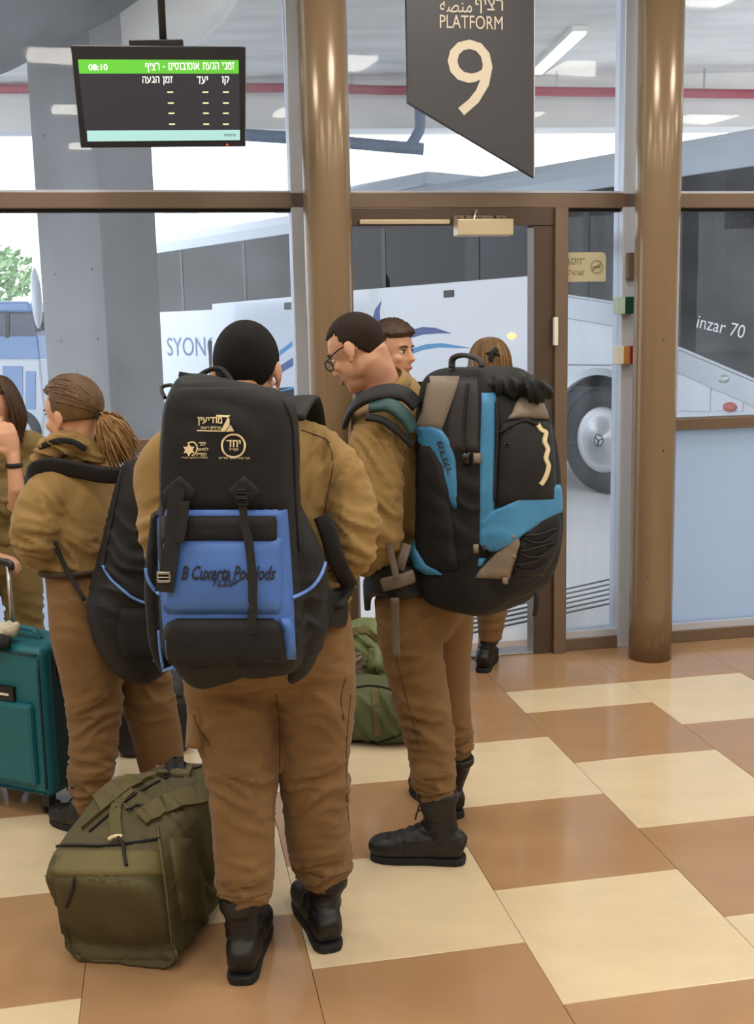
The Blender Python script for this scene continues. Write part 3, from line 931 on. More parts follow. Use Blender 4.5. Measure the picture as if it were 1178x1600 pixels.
# locker doors, red marker, lettering, driver's seat and wheel at the nose
for x0, y0, x1, y1 in ((1062, 566, 1112, 641), (1122, 584, 1162, 604), (1122, 614, 1162, 641)):
    a = csz(x0, y1); b = csz(x1, y0)
    MB().prism([(a[0], a[1]), (b[0], a[1]), (b[0], b[1] - 0.02), (a[0], b[1])], cf, 0.0, 0.012).build('locker_door', 'white_paint', coach, bev=0.004)
M['red_lamp'] = mat('red_marker_lens', 'B4564C', 0.3)
a = csz(1142, 636)
MB().ell(cp(a[0], a[1], 0.02), (0.075, 0.045, 0.02), (CD, FZ, CN)).build('marker_lamp', 'red_lamp', coach, True)
a = csz(1133, 592)
MB().ell(cp(a[0], a[1], 0.018), (0.06, 0.04, 0.02), (CD, FZ, CN)).build('marker_lamp', 'hub', coach, True)
a = csz(1086, 503); b = csz(1162, 521)
M['white_ink'] = mat('white_ink', 'E9EDF0', 0.5)
sl = (b[1] - a[1]) / (b[0] - a[0])
fit_text(MB(), 'inzar 70', lambda s, z: cp(s, z + sl * (s - a[0]), -0.02), (a[0], a[1] - 0.05, b[0], a[1] + 0.07), shear=0.25).build('lettering', 'white_ink', coach, fixn=False)
st = MB()
p0 = cp(1.62, 1.1, -0.75)
st.tube([p0, p0 + V((0, 0, 0.45)), p0 + V((0, 0, 0.95)), p0 + V((0, 0, 1.25))], [(0.26, 0.11), (0.28, 0.11), (0.24, 0.09), (0.12, 0.05)], 18, side=CN, power=4, sub=2)
st.build('driver_seat', 'black_plastic', coach, True)
sw = MB()
pc = cp(2.2, 1.75, -0.7)
ax = (CD * 0.5 + FZ * 0.86).normalized(); e1 = CN; e2 = ax.cross(e1)
sw.tube([pc + (e1 * math.cos(k * math.pi / 12) + e2 * math.sin(k * math.pi / 12)) * 0.24 for k in range(25)], 0.018, 8)
sw.tube([pc, pc - ax * 0.5], 0.03, 8); sw.tube([pc - e1 * 0.24, pc + e1 * 0.24], 0.015, 6)
sw.build('steering_wheel', 'black_plastic', coach, True)

# ------------------------------------------------------------------ the blue and white minibus further left
VY = 16.0
vf = lambda u, v, d: V((at(u, v, VY).x, VY + d, max(at(u, v, VY).z, 0.12)))
M['van_blue'] = mat('blue_bus_paint', '6F93C8', 0.3, var=0.05, coat=0.3)
van = thing('minibus', V((at(-120, 700, VY).x, VY + 0.9, 0)), 'blue and white minibus standing behind the concrete pillar', 'bus')
MB().prism([(-330, 710), (66, 706), (70, 640), (62, 560), (-330, 560)], vf, 0, 1.8).build('lower_body', 'white_paint', van, bev=0.03)
MB().prism([(-330, 562), (62, 562), (58, 524), (-330, 526)], vf, 0.01, 1.79).build('waist_panel', 'van_blue', van, bev=0.02)
MB().prism([(-330, 528), (57, 526), (48, 486), (-330, 488)], vf, 0.02, 1.78).build('window_band', 'glass_bus', van)
MB().prism([(-330, 490), (50, 488), (44, 470), (-310, 470)], vf, 0, 1.8).build('roof', 'van_blue', van, bev=0.04)
for x in (-250, -160, -70, 8):
    MB().prism([(x, 528), (x + 6, 528), (x + 6, 486), (x, 486)], vf, 0.0, 0.05).build('window_post', 'black_plastic', van)
for x0, y0, x1, y1 in ((4, 572, 36, 640), (40, 580, 56, 640)):
    MB().prism([(x0, y1), (x1, y1), (x1, y0), (x0, y0)], vf, -0.012, 0.0).build('body_panel', 'van_blue', van, bev=0.005)
for x in (28, -230):
    p = at(x, 690, VY)
    wheel(van, V((p.x, VY - 0.02, 0.36)), V((0, -1, 0)), 0.36, 0.22)
    wheel(van, V((p.x, VY + 1.82, 0.36)), V((0, 1, 0)), 0.36, 0.22)
mr = MB()
p = at(57, 466, 15.2)
mr.ell(p, (0.07, 0.09, 0.40), nu=16)
mr.build('mirror', 'white_paint', van, True)
ma = MB(); ma.tube([p + V((0, 0.05, -0.3)), V((p.x - 0.05, VY + 0.1, p.z - 0.55))], 0.03, 8); ma.build('mirror_arm', 'black_plastic', van, True)

# ------------------------------------------------------------------ far background: street tree and hazy blocks
random.seed(5)
M['leaf'] = mat('tree_leaves', '8FAE7C', 0.8, var=0.3)
M['bark'] = mat('tree_bark', '6B5A48', 0.9)
def tree(x, y, h, rad, label):
    t = thing('street_tree', V((x, y, 0)), label, 'tree', 'street trees beyond the bus bay')
    m = MB(); m.tube([(x, y, -0.05), (x + 0.05, y, h * 0.4), (x, y, h * 0.75)], [0.14, 0.11, 0.05], 10, sub=2); m.build('trunk', 'bark', t, True)
    m = MB()
    for k in range(900):
        a = random.random() * 6.283; b = math.acos(2 * random.random() - 1); r = rad * random.random() ** 0.4
        c = V((x + r * math.sin(b) * math.cos(a), y + r * math.sin(b) * math.sin(a), h * 0.72 + 0.8 * r * math.cos(b)))
        q = V((random.gauss(0, 1), random.gauss(0, 1), random.gauss(0, 1))).normalized(); e = q.orthogonal().normalized(); s = random.uniform(0.07, 0.16)
        f = q.cross(e)
        m.add([c - e * s, c + f * s * 0.5, c + e * s, c - f * s * 0.5], [(0, 1, 2, 3)])
    m.build('foliage', 'leaf', t, fixn=False, kind='stuff')
p = at(-18, 430, 26); tree(p.x, 26, p.z / 0.72, 1.0, 'pale green street tree beyond the minibus')
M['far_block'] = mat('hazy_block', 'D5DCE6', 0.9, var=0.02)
def far_block(x0, x1, y0, Y, label):
    a = at(x0, y0, Y); b = at(x1, y0, Y)
    t = thing('apartment_block', V(((a.x + b.x) / 2, Y + 5, 0)), label, 'building')
    wbox(MB(), a.x, b.x, Y, Y + 10, -0.1, a.z).build('walls', 'far_block', t)
    wbox(MB(), a.x - 0.3, b.x + 0.3, Y - 0.3, Y + 10.3, a.z, a.z + 0.5).build('roof', 'far_block', t)
    n = int((a.z - 2) / 3)
    for i in range(n):
        for k in range(3):
            xx = a.x + (b.x - a.x) * (k + 0.5) / 3
            wbox(MB(), xx - 0.5, xx + 0.5, Y - 0.05, Y + 0.05, 1.5 + 3 * i, 3 + 3 * i).build('window', 'decal_text', t)
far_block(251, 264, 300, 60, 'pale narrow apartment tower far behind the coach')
# ================================================================== PEOPLE
def cloth(name, col, var=0.10):
    m = mat(name, col, 0.88, var=var, vscale=9, bump=0.18, bscale=320, spec=0.25, sheen=0.1)
    nt = m.node_tree
    b = nt.nodes['Principled BSDF']
    old = b.inputs['Normal'].links[0].from_socket
    tc = nt.nodes.new('ShaderNodeTexCoord')
    n = nt.nodes.new('ShaderNodeTexNoise')
    n.noise_type = 'RIDGED_MULTIFRACTAL'
    n.inputs['Scale'].default_value = 7
    n.inputs['Detail'].default_value = 2.5
    n.inputs['Distortion'].default_value = 0.8
    nt.links.new(tc.outputs['Object'], n.inputs['Vector'])
    bp = nt.nodes.new('ShaderNodeBump')
    bp.inputs['Strength'].default_value = 0.30
    bp.inputs['Distance'].default_value = 0.02
    nt.links.new(n.outputs['Fac'], bp.inputs['Height'])
    nt.links.new(old, bp.inputs['Normal'])
    nt.links.new(bp.outputs[0], b.inputs['Normal'])
    return m
M['khaki_shirt'] = cloth('khaki_shirt_cloth', '957A4C')
M['khaki_trousers'] = cloth('khaki_trouser_cloth', '7D603E')
M['olive_shirt'] = cloth('olive_shirt_cloth', '7C6A42')
M['skin'] = mat('warm_skin', 'C4957A', 0.5, var=0.06, vscale=14, spec=0.4)
M['skin_pale'] = mat('pale_skin', 'D3A082', 0.5, var=0.06, vscale=14, spec=0.4)
M['lips'] = mat('lips', 'A8605A', 0.45)
M['eye_white'] = mat('eye_white', 'E4DDD2', 0.25)
M['iris'] = mat('dark_iris', '2C1D14', 0.2)
def hairmat(name, col, col2):
    return mat(name, col, 0.42, var=0.3, vscale=30, bump=0.5, bscale=140, stretch=(1, 1, 0.25), col2=col2, spec=0.4)
M['hair_black'] = mat('cropped_black_hair', '0F0C0A', 0.8, var=0.3, vscale=120, bump=0.6, bscale=420, spec=0.25)
M['hair_dark'] = mat('cropped_dark_hair', '2B2019', 0.75, var=0.3, vscale=120, bump=0.6, bscale=420, spec=0.25)
M['hair_brown'] = hairmat('dark_brown_hair', '4A3420', '2B1D12')
M['hair_blond'] = hairmat('dark_blond_hair', 'A07B4E', '6A4A2A')
M['hair_light'] = hairmat('light_brown_hair', '6F5233', '43301C')
M['boot'] = mat('black_boot_leather', '111113', 0.5, var=0.15, bump=0.2, bscale=60)
M['sole'] = mat('black_boot_sole', '141416', 0.75)
M['belt'] = mat('dark_belt', '3A2C1C', 0.6)
M['lens'] = glass_mat('spectacle_lens', haze=0.04, refl=0.35)

def nz(v): return noise.noise(v)
def fold_fn(zones, base=0.0015):
    zs = []
    for c, r, amp, axis, freq in zones:
        a = V(axis).normalized(); b = a.orthogonal().normalized(); d = a.cross(b)
        zs.append((V(c), r, amp, a, b, d, freq))
    def fn(p, n):
        s = base * nz(p * 14)
        for c, r, amp, a, b, d, freq in zs:
            q = p - c
            g = math.exp(-q.length_squared / (r * r))
            if g < 0.03:
                continue
            w = 1.2 * nz(p * 7)
            t = nz(V((q.dot(a) * freq + w, q.dot(b) * freq * 0.22 + 5, q.dot(d) * freq * 0.22)))
            s += 2.7 * amp * g * ((1.0 - min(1.0, 2.2 * abs(t))) ** 1.6 - 0.35)
        return max(-0.022, min(0.022, s))
    return fn
def face_axes(f, pitch=0.0, tilt=0.0):
    f = V((f[0], f[1], 0)).normalized()
    r = V((f.y, -f.x, 0))
    fy = f * math.cos(pitch) + FZ * math.sin(pitch)
    up = r.cross(fy)
    r2 = r * math.cos(tilt) + up * math.sin(tilt)
    up2 = up * math.cos(tilt) - r * math.sin(tilt)
    return r2, fy, up2
def add_head(mb, c, ax, k=1.0):
    x, y, z = ax
    L = lambda a, b, d: c + (x * a + y * b + z * d) * k
    E = lambda q, r: mb.ell(L(*q), [v * k for v in r], ax)
    E((0, 0, 0.03), (0.077, 0.098, 0.093))
    E((0, 0.035, -0.035), (0.062, 0.062, 0.078))
    E((0, 0.045, -0.085), (0.046, 0.044, 0.034))
    E((0, 0.078, -0.102), (0.022, 0.018, 0.016))
    E((0, 0.078, 0.032), (0.052, 0.018, 0.016))
    for s in (-1, 1):
        E((s * 0.042, 0.066, -0.025), (0.022, 0.022, 0.018))
        e1 = (x * 0.94 - y * (0.34 * s), y * 0.94 + x * (0.34 * s), z)
        mb.ell(L(s * 0.084, -0.014, -0.004), (0.008 * k, 0.018 * k, 0.030 * k), e1)
        mb.ell(L(s * 0.081, -0.004, -0.034), (0.008 * k, 0.011 * k, 0.012 * k), ax)
        E((s * 0.040, 0.012, -0.05), (0.026, 0.05, 0.040))
    mb.tube([L(0, 0.094, 0.018), L(0, 0.104, -0.005), L(0, 0.116, -0.028), L(0, 0.098, -0.040)], [0.009 * k, 0.011 * k, 0.015 * k, 0.012 * k], 10)
    E((0.011, 0.100, -0.034), (0.008, 0.010, 0.008)); E((-0.011, 0.100, -0.034), (0.008, 0.010, 0.008))
    E((0, 0.092, -0.062), (0.023, 0.012, 0.007)); E((0, 0.089, -0.074), (0.020, 0.012, 0.007))
def face_parts(root, c, ax, k=1.0, brow='hair_dark'):
    x, y, z = ax
    L = lambda a, b, d: c + (x * a + y * b + z * d) * k
    for s in (-1, 1):
        e = MB().ell(L(s * 0.031, 0.0785, 0.006), (0.014 * k, 0.011 * k, 0.009 * k), ax, 16, 10).build('eye', 'eye_white', root, True)
        MB().ell(L(s * 0.031, 0.088, 0.006), (0.0062 * k, 0.003 * k, 0.0062 * k), ax, 12, 8).build('iris', 'iris', e, True)
        MB().tube([L(s * 0.014, 0.0975, 0.024), L(s * 0.032, 0.095, 0.030), L(s * 0.052, 0.080, 0.024)], [0.003 * k, 0.0045 * k, 0.002 * k], 8, sub=3).build('eyebrow', brow, root, True)
        MB().tube([L(s * 0.016, 0.089, 0.010), L(s * 0.031, 0.0915, 0.0155), L(s * 0.046, 0.083, 0.011)], 0.002 * k, 6, sub=3).build('eyelid', brow, root, True)
    MB().tube([L(-0.024, 0.092, -0.068), L(-0.01, 0.1035, -0.066), L(0, 0.104, -0.068), L(0.01, 0.1035, -0.066), L(0.024, 0.092, -0.068)], [(0.002 * k, 0.003 * k), (0.006 * k, 0.004 * k), (0.006 * k, 0.004 * k), (0.006 * k, 0.004 * k), (0.002 * k, 0.003 * k)], 8, side=z, sub=3).build('mouth', 'lips', root, True)
def sstep(a, b, t):
    t = max(0.0, min(1.0, (t - a) / (b - a)))
    return t * t * (3 - 2 * t)
def hair_cap(root, c, ax, line, material, th=0.006, k=1.0, amp=0.0015, name='hair', nu=72, nv=44, extra=None):
    """hair as a cap on the skull; line(azimuth y, side x)->lowest unit height where hair grows"""
    x, y, z = ax
    cc = c + z * (0.03 * k)
    m = MB()
    def fn(u, v):
        th_ = math.pi * (1 - v); ph = 2 * math.pi * u
        d = V((math.sin(th_) * math.cos(ph), math.sin(th_) * math.sin(ph), math.cos(th_)))
        g = sstep(-0.05, 0.07, d.z - line(d))
        r = 0.90 + (0.10 + th / 0.09) * g
        q = V((d.x * 0.077, d.y * 0.098, d.z * 0.093)) * r
        p = cc + (x * q.x + y * q.y + z * q.z) * k
        if g > 0.3 and amp:
            p += (x * d.x + y * d.y + z * d.z) * amp * nz(d * 40)
        if extra:
            p = extra(p, d, g)
        return p
    m.grid(fn, nu, nv, True)
    return m.build(name, material, root, True)
def crop_line(d):
    # short back and sides: high forehead, sideburn, nape
    if d.y > 0.25:
        return 0.50 - 0.1 * abs(d.x)
    if d.y > -0.15:
        return -0.12 + 0.62 * sstep(-0.0, 0.25, d.y) if d.y > 0 else -0.12
    return -0.12 - 0.74 * sstep(0.15, 0.6, -d.y)
def long_line(d):
    if d.y > 0.3:
        return 0.48
    return -0.55 + 1.03 * sstep(-0.05, 0.3, d.y)
def add_hand(mb, wr, d, palm, s, curl=0.6, k=1.0):
    """palm along d, palm side facing 'palm'; s=+1 thumb on the d x palm side"""
    d = V(d).normalized(); n = V(palm); n = (n - d * n.dot(d)).normalized(); t = d.cross(n) * s
    wr = V(wr)
    mb.tube([wr - d * 0.02, wr + d * 0.02 * k, wr + d * 0.06 * k, wr + d * 0.09 * k], [(0.026 * k, 0.019 * k), (0.034 * k, 0.016 * k), (0.042 * k, 0.015 * k), (0.040 * k, 0.011 * k)], 14, side=t)
    for off, ln in ((0.030, 0.068), (0.010, 0.078), (-0.010, 0.072), (-0.030, 0.056)):
        b = wr + d * 0.086 * k + t * off * k
        a1 = curl * 0.6; a2 = curl * 1.5; a3 = curl * 2.3
        q1 = b + (d * math.cos(a1) + n * math.sin(a1)) * ln * 0.45 * k
        q2 = q1 + (d * math.cos(a2) + n * math.sin(a2)) * ln * 0.33 * k
        q3 = q2 + (d * math.cos(a3) + n * math.sin(a3)) * ln * 0.26 * k
        mb.tube([b - d * 0.015, b, q1, q2, q3], [0.009 * k, 0.0095 * k, 0.0088 * k, 0.008 * k, 0.0066 * k], 10)
        mb.ell(q3, 0.0066 * k, None, 8, 6)
    b = wr + d * 0.022 * k + t * 0.030 * k
    q1 = b + (d * 0.6 + t * 0.7 + n * 0.35).normalized() * 0.040 * k
    q2 = q1 + (d * 0.85 + t * 0.2 + n * 0.55).normalized() * 0.032 * k
    mb.tube([b - t * 0.012, b, q1, q2], [0.014 * k, 0.0135 * k, 0.0105 * k, 0.008 * k], 10)
    mb.ell(q2, 0.008 * k, None, 8, 6)
def boots(root, ank, dirs, k=1.0, top=0.25, laces=(True, True), legs=None):
    for (a, d, lc, leg) in zip(ank, dirs, laces, legs):
        d = V((d[0], d[1], 0)).normalized(); r = V((d.y, -d.x, 0))
        b = V((a.x, a.y, 0))
        m = MB()
        sec = [(-0.082, 0.050, 0.026, 0.030), (-0.070, 0.054, 0.035, 0.042), (-0.035, 0.062, 0.039, 0.052), (0.02, 0.066, 0.042, 0.058), (0.075, 0.058, 0.046, 0.048), (0.125, 0.048, 0.051, 0.036), (0.170, 0.044, 0.049, 0.032), (0.200, 0.040, 0.038, 0.026), (0.215, 0.036, 0.018, 0.014)]
        m.tube([b + d * (t * k) + FZ * (z * k) for t, z, w, h in sec], [(w * k, h * k) for t, z, w, h in sec], 20, side=r, sub=2, power=2.6)
        sh = [(-0.018, 0.06, 0.046), (-0.018, 0.11, 0.044), (-0.014, 0.16, 0.046), (-0.008, 0.21, 0.051), (-0.004, top, 0.054)]
        le = leg[-1][0]; to = V((le.x - b.x, le.y - b.y, 0)) + d * 0.004; top = max(0.18, min(0.30, le.z + 0.012))
        sh = [(t, top * (0.25, 0.45, 0.65, 0.85, 1.0)[i], w) for i, (t, z, w) in enumerate(sh)]
        m.tube([b + d * (t * k) * (1 - sstep(0.05, top, z)) + to * sstep(0.05, top, z) + FZ * (z * k) for t, z, w in sh], [(w * 0.92 * k, w * 1.12 * k) for t, z, w in sh], 20, side=r, sub=2)
        m.tube([b + to + FZ * (top - 0.022), b + to + FZ * (top + 0.004)], [(0.055 * k, 0.066 * k), (0.055 * k, 0.065 * k)], 20, side=r)
        fz = fold_fn([(b + FZ * 0.11 + d * 0.01, 0.07, 0.005, (0, 0, 1), 55), (b + d * 0.11 + FZ * 0.07, 0.05, 0.003, d, 60)], 0.0008)
        me = remeshed(m, 0.006, 3, fz)
        bo = put_mesh(me, 'boot', 'boot', root)
        so = MB()
        ol = []
        for t, w in ((-0.088, 0.014), (-0.082, 0.030), (-0.06, 0.040), (-0.02, 0.042), (0.03, 0.041), (0.08, 0.046), (0.13, 0.052), (0.17, 0.050), (0.20, 0.040), (0.218, 0.020)):
            ol.append((t * k * 0.97, w * k * 0.95))
        poly = ol + [(t, -w) for t, w in ol[::-1]]
        so.prism(poly, lambda t, w, z: b + d * t + r * w + FZ * z, 0.0, 0.024)
        so.build('sole', 'sole', bo, bev=0.005)
        if lc:
            for q in range(5):
                t0 = 0.09 - q * 0.018; z0 = 0.098 + q * 0.016 + (0.012 if q > 3 else 0)
                for s in (-1, 1):
                    MB().tube([b + d * t0 + r * (0.018 * s) + FZ * (z0 - 0.006), b + d * (t0 - 0.006) + FZ * (z0 + 0.006), b + d * (t0 - 0.012) - r * (0.018 * s) + FZ * (z0 + 0.002)], 0.0028, 6, sub=2).build('lace', 'sole', bo, True)
            for s in (-1, 1):
                MB().tube([b + d * 0.035 + FZ * 0.172, b + d * 0.06 + r * (0.025 * s) + FZ * 0.178, b + d * 0.068 + r * (0.03 * s) + FZ * 0.150], 0.0028, 6, sub=3).build('lace', 'sole', bo, True)
def pl(rows):
    """rows (px,py,Y,half px) -> [(point, radius)]"""
    return [(at(x, y, Y), h * Y / F_PX) for x, y, Y, h in rows]
def person(loc, label, cfg):
    """one continuous body, then clothing, hair and boots as children"""
    root = thing('person', loc, label, 'person')
    right = cfg['right']
    tor, pel = cfg['torso'], cfg['pelvis']
    hc, ax = cfg['head'], cfg['hax']
    k = cfg.get('hk', 1.0)
    # --- body
    b = MB()
    b.tube([p for p, _, _ in pel + tor], [(rx * 0.86, ry * 0.86) for _, rx, ry in pel + tor], 24, side=right)
    for leg, a, d in zip(cfg['legs'], cfg['ank'], cfg['toe']):
        pts = [p for p, _ in leg] + [V((a.x, a.y, 0.16)), V((a.x, a.y, 0.07))]
        b.tube(pts, [r * 0.80 for _, r in leg] + [0.036, 0.036], 16)
        dd = V((d[0], d[1], 0)).normalized()
        b.tube([V((a.x, a.y, 0.06)) - dd * 0.05, V((a.x, a.y, 0.06)), V((a.x, a.y, 0.045)) + dd * 0.08, V((a.x, a.y, 0.04)) + dd * 0.17], [(0.026, 0.03), (0.03, 0.04), (0.034, 0.028), (0.026, 0.018)], 12, side=dd.cross(FZ))
    for arm in cfg['arms']:
        b.tube([p for p, _ in arm], [r * 0.80 for _, r in arm], 16)
    for h in cfg['hands']:
        add_hand(b, *h)
    nb = tor[-1][0]
    nr = cfg.get('neck', 0.056)
    base = hc - ax[2] * 0.05 * k - ax[1] * 0.022 * k
    b.tube([nb - FZ * 0.05, nb + (base - nb) * 0.45, base, hc], [nr * 1.15, nr, nr * 0.97, nr * 0.9], 18, sub=2)
    back = FZ.cross(right) * -1
    b.tube([nb + back * 0.015 - FZ * 0.03, nb * 0.5 + (hc - ax[1] * 0.05 * k - ax[2] * 0.02 * k) * 0.5 + back * 0.006, hc - ax[1] * 0.052 * k - ax[2] * 0.012 * k], [nr * 0.9, nr * 0.74, nr * 0.74], 16, sub=3)
    add_head(b, hc, ax, k)
    put_mesh(remeshed(b, cfg.get('vox', 0.007), 5), 'body', cfg['skin'], root)
    # --- trousers
    t = MB()
    t.tube([p for p, _, _ in pel], [(rx, ry) for _, rx, ry in pel], 28, side=right, sub=2)
    t.ell(pel[0][0], (pel[0][1] * 0.8, pel[0][2] * 0.8, 0.06), (right, FZ.cross(right), FZ))
    for leg in cfg['legs']:
        t.tube([p for p, _ in leg], [r for _, r in leg], 22, sub=3)
    put_mesh(remeshed(t, 0.0095, 3, fold_fn(cfg['tfold'])), 'trousers', cfg['trousers'], root)
    # --- shirt
    s = MB()
    s.tube([p for p, _, _ in tor], [(rx, ry) for _, rx, ry in tor], 28, side=right, sub=3)
    for arm, nsl in zip(cfg['arms'], cfg.get('sleeve', (99, 99))):
        aa = arm[:nsl]
        s.tube([p for p, _ in aa], [r for _, r in aa], 20, sub=3)
        s.ell(aa[0][0], aa[0][1] * 1.02)
    put_mesh(remeshed(s, 0.0095, 3, fold_fn(cfg['sfold'])), 'shirt', cfg['shirt'], root)
    # --- collar
    up = (base - nb).normalized()
    cl = MB()
    R0 = nr * cfg.get('ck', 1.36)
    e1 = right; e2 = up.cross(e1).normalized(); e1 = e2.cross(up).normalized()
    fwd = FZ.cross(right)
    def col(u, v):
        a = 2 * math.pi * u
        prof = [(1.0, 0.0), (0.93, 0.030), (0.98, 0.034), (1.14, 0.004), (1.05, -0.012)]
        i = min(int(v * 4.001), 3); f_ = v * 4 - i
        rr = prof[i][0] + (prof[i + 1][0] - prof[i][0]) * f_
        zz = prof[i][1] + (prof[i + 1][1] - prof[i][1]) * f_
        q = e1 * math.cos(a) + e2 * math.sin(a)
        drop = 0.028 * max(0, q.dot(fwd))
        return nb + up * (zz + 0.008 - drop) + q * (R0 * rr)
    cl.grid(col, 40, 9, True)
    cl.tube([nb + up * (0.004 - 0.028 * max(0, (e1 * math.cos(q * math.pi / 20) + e2 * math.sin(q * math.pi / 20)).dot(fwd))) + (e1 * math.cos(q * math.pi / 20) + e2 * math.sin(q * math.pi / 20)) * (R0 * 0.98) for q in range(41)], [(0.012, 0.018)] * 41, 8, side=up.cross(e2))
    cl.build('collar', cfg['shirt'], root, True, fixn=False)
    boots(root, cfg['ank'], cfg['toe'], cfg.get('bk', 1.0), laces=cfg.get('laces', (True, True)), legs=cfg['legs'])
    return root

# ------------------------------------------------------------------ man with the black and blue rucksack
fM = V((0.05, 1, 0)).normalized(); rM = V((fM.y, -fM.x, 0))
def tr(px, py, Y, rxpx, ry): return (at(px, py, Y), rxpx * Y / F_PX, ry)
legL = pl([(352, 1010, 2.87, 72), (358, 1080, 2.87, 72), (367, 1140, 2.86, 66), (378, 1210, 2.84, 58), (380, 1290, 2.81, 53), (383, 1360, 2.79, 50), (381, 1394, 2.785, 46), (377, 1412, 2.78, 34)])
legR = pl([(488, 1000, 2.88, 68), (494, 1080, 2.88, 65), (494, 1140, 2.89, 60), (493, 1210, 2.90, 56), (495, 1290, 2.93, 54), (503, 1340, 2.94, 52), (507, 1364, 2.94, 46), (510, 1380, 2.94, 32)])
hM = at(385, 563, 2.92); axM = face_axes(fM, -0.10)
ankL = on_z(376, 1541) + fM * 0.092; ankR = on_z(517, 1490) + V((-0.28, 0.96, 0)) * 0.092
cfg = dict(right=rM, hax=axM, head=hM - axM[2] * 0.03, skin='skin', trousers='khaki_trousers', shirt='khaki_shirt', neck=0.062,
    pelvis=[tr(420, 1052, 2.87, 120, 0.13), tr(416, 1010, 2.87, 141, 0.155), tr(412, 965, 2.87, 138, 0.15), tr(408, 930, 2.87, 118, 0.128)],
    torso=[tr(410, 968, 2.87, 120, 0.13), tr(409, 955, 2.87, 143, 0.157), tr(404, 915, 2.87, 138, 0.15), tr(398, 860, 2.87, 130, 0.145), tr(392, 790, 2.87, 134, 0.15), tr(388, 730, 2.87, 138, 0.145), tr(386, 685, 2.88, 128, 0.12), tr(385, 655, 2.88, 92, 0.09), tr(385, 632, 2.89, 52, 0.068)],
    legs=[legL, legR], ank=[ankL, ankR], toe=[(fM.x - 0.02, fM.y), (-0.28, 0.96)],
    arms=[pl([(448, 684, 2.88, 32), (492, 700, 2.87, 38), (528, 738, 2.85, 42), (547, 790, 2.83, 42), (551, 842, 2.80, 41), (533, 885, 2.87, 36), (500, 898, 2.98, 30), (470, 892, 3.06, 26)]),
          pl([(322, 684, 2.88, 32), (278, 700, 2.87, 38), (250, 738, 2.85, 42), (256, 790, 2.83, 42), (259, 838, 2.80, 40), (275, 885, 2.87, 36), (310, 895, 2.98, 30), (345, 892, 3.06, 26)])],
    hands=[(at(465, 892, 3.07), V((-0.8, 0.5, 0.1)), V((0, -0.3, -1)), 1, 0.7), (at(350, 892, 3.07), V((0.8, 0.5, 0.1)), V((0, -0.3, -1)), -1, 0.7)],
    tfold=[(at(378, 1240, 2.75), 0.12, 0.010, (0.35, 0, 1), 26), (at(495, 1225, 2.85), 0.12, 0.010, (-0.35, 0, 1), 26), (at(380, 1385, 2.75), 0.07, 0.012, (0.15, 0, 1), 40), (at(505, 1350, 2.9), 0.08, 0.012, (-0.2, 0, 1), 40), (at(360, 1100, 2.75), 0.14, 0.007, (-0.3, 0, 1), 22), (at(490, 1100, 2.75), 0.14, 0.007, (0.35, 0, 1), 22)],
    bk=1.1, vox=0.006, sfold=[(at(553, 830, 2.78), 0.09, 0.010, (0.5, 0, 0.9), 34), (at(520, 720, 2.78), 0.10, 0.009, (0.9, 0, -0.4), 30), (at(520, 900, 2.8), 0.12, 0.010, (0.4, 0, 1), 28), (at(255, 830, 2.75), 0.09, 0.010, (0.5, 0, -0.9), 30)])
pm_ = person(V((-0.28, 2.86, 0)), 'khaki uniformed man seen from behind wearing the black and blue rucksack', cfg)
hair_cap(pm_, cfg['head'], axM, crop_line, 'hair_black', 0.010, 1.0, 0.001)
# cargo pocket on the left thigh, side seams, hip pocket button
cg = MB()
cg.grid(lambda u, v: at(300 + 26 * u - 4 * v, 1106 + 62 * v, 2.83 - 0.045 * math.sin(math.pi * u)), 8, 8)
cgo = cg.build('cargo_pocket', 'khaki_trousers', pm_, True, fixn=False)
sm = cgo.modifiers.new('s', 'SOLIDIFY'); sm.thickness = 0.012
M['zip_dark'] = mat('dark_zip', '523D24', 0.7)
MB().tube([at(303, 1118, 2.78), at(312, 1142, 2.775), at(326, 1165, 2.765)], 0.0035, 6, sub=4).build('pocket_zip', 'zip_dark', pm_, True)

def part_of(root, name):
    return [c for c in root.children if c.name.split('.')[0] == name][0]
SEAMS = [(pm_, 'trousers', [(548, 1085), (542, 1150), (541, 1220), (546, 1300)]), (pm_, 'trousers', [(431, 1085), (436, 1130), (437, 1180), (436, 1225)]),
         (pm_, 'trousers', [(540, 1060), (533, 1090), (537, 1125)]), (pm_, 'trousers', [(340, 1398), (380, 1404), (418, 1396)]), (pm_, 'trousers', [(470, 1356), (505, 1371), (545, 1362)]),
         (pm_, 'shirt', [(512, 690), (520, 720), (514, 765), (507, 800)]), (pm_, 'shirt', [(470, 672), (505, 684), (515, 692)])]

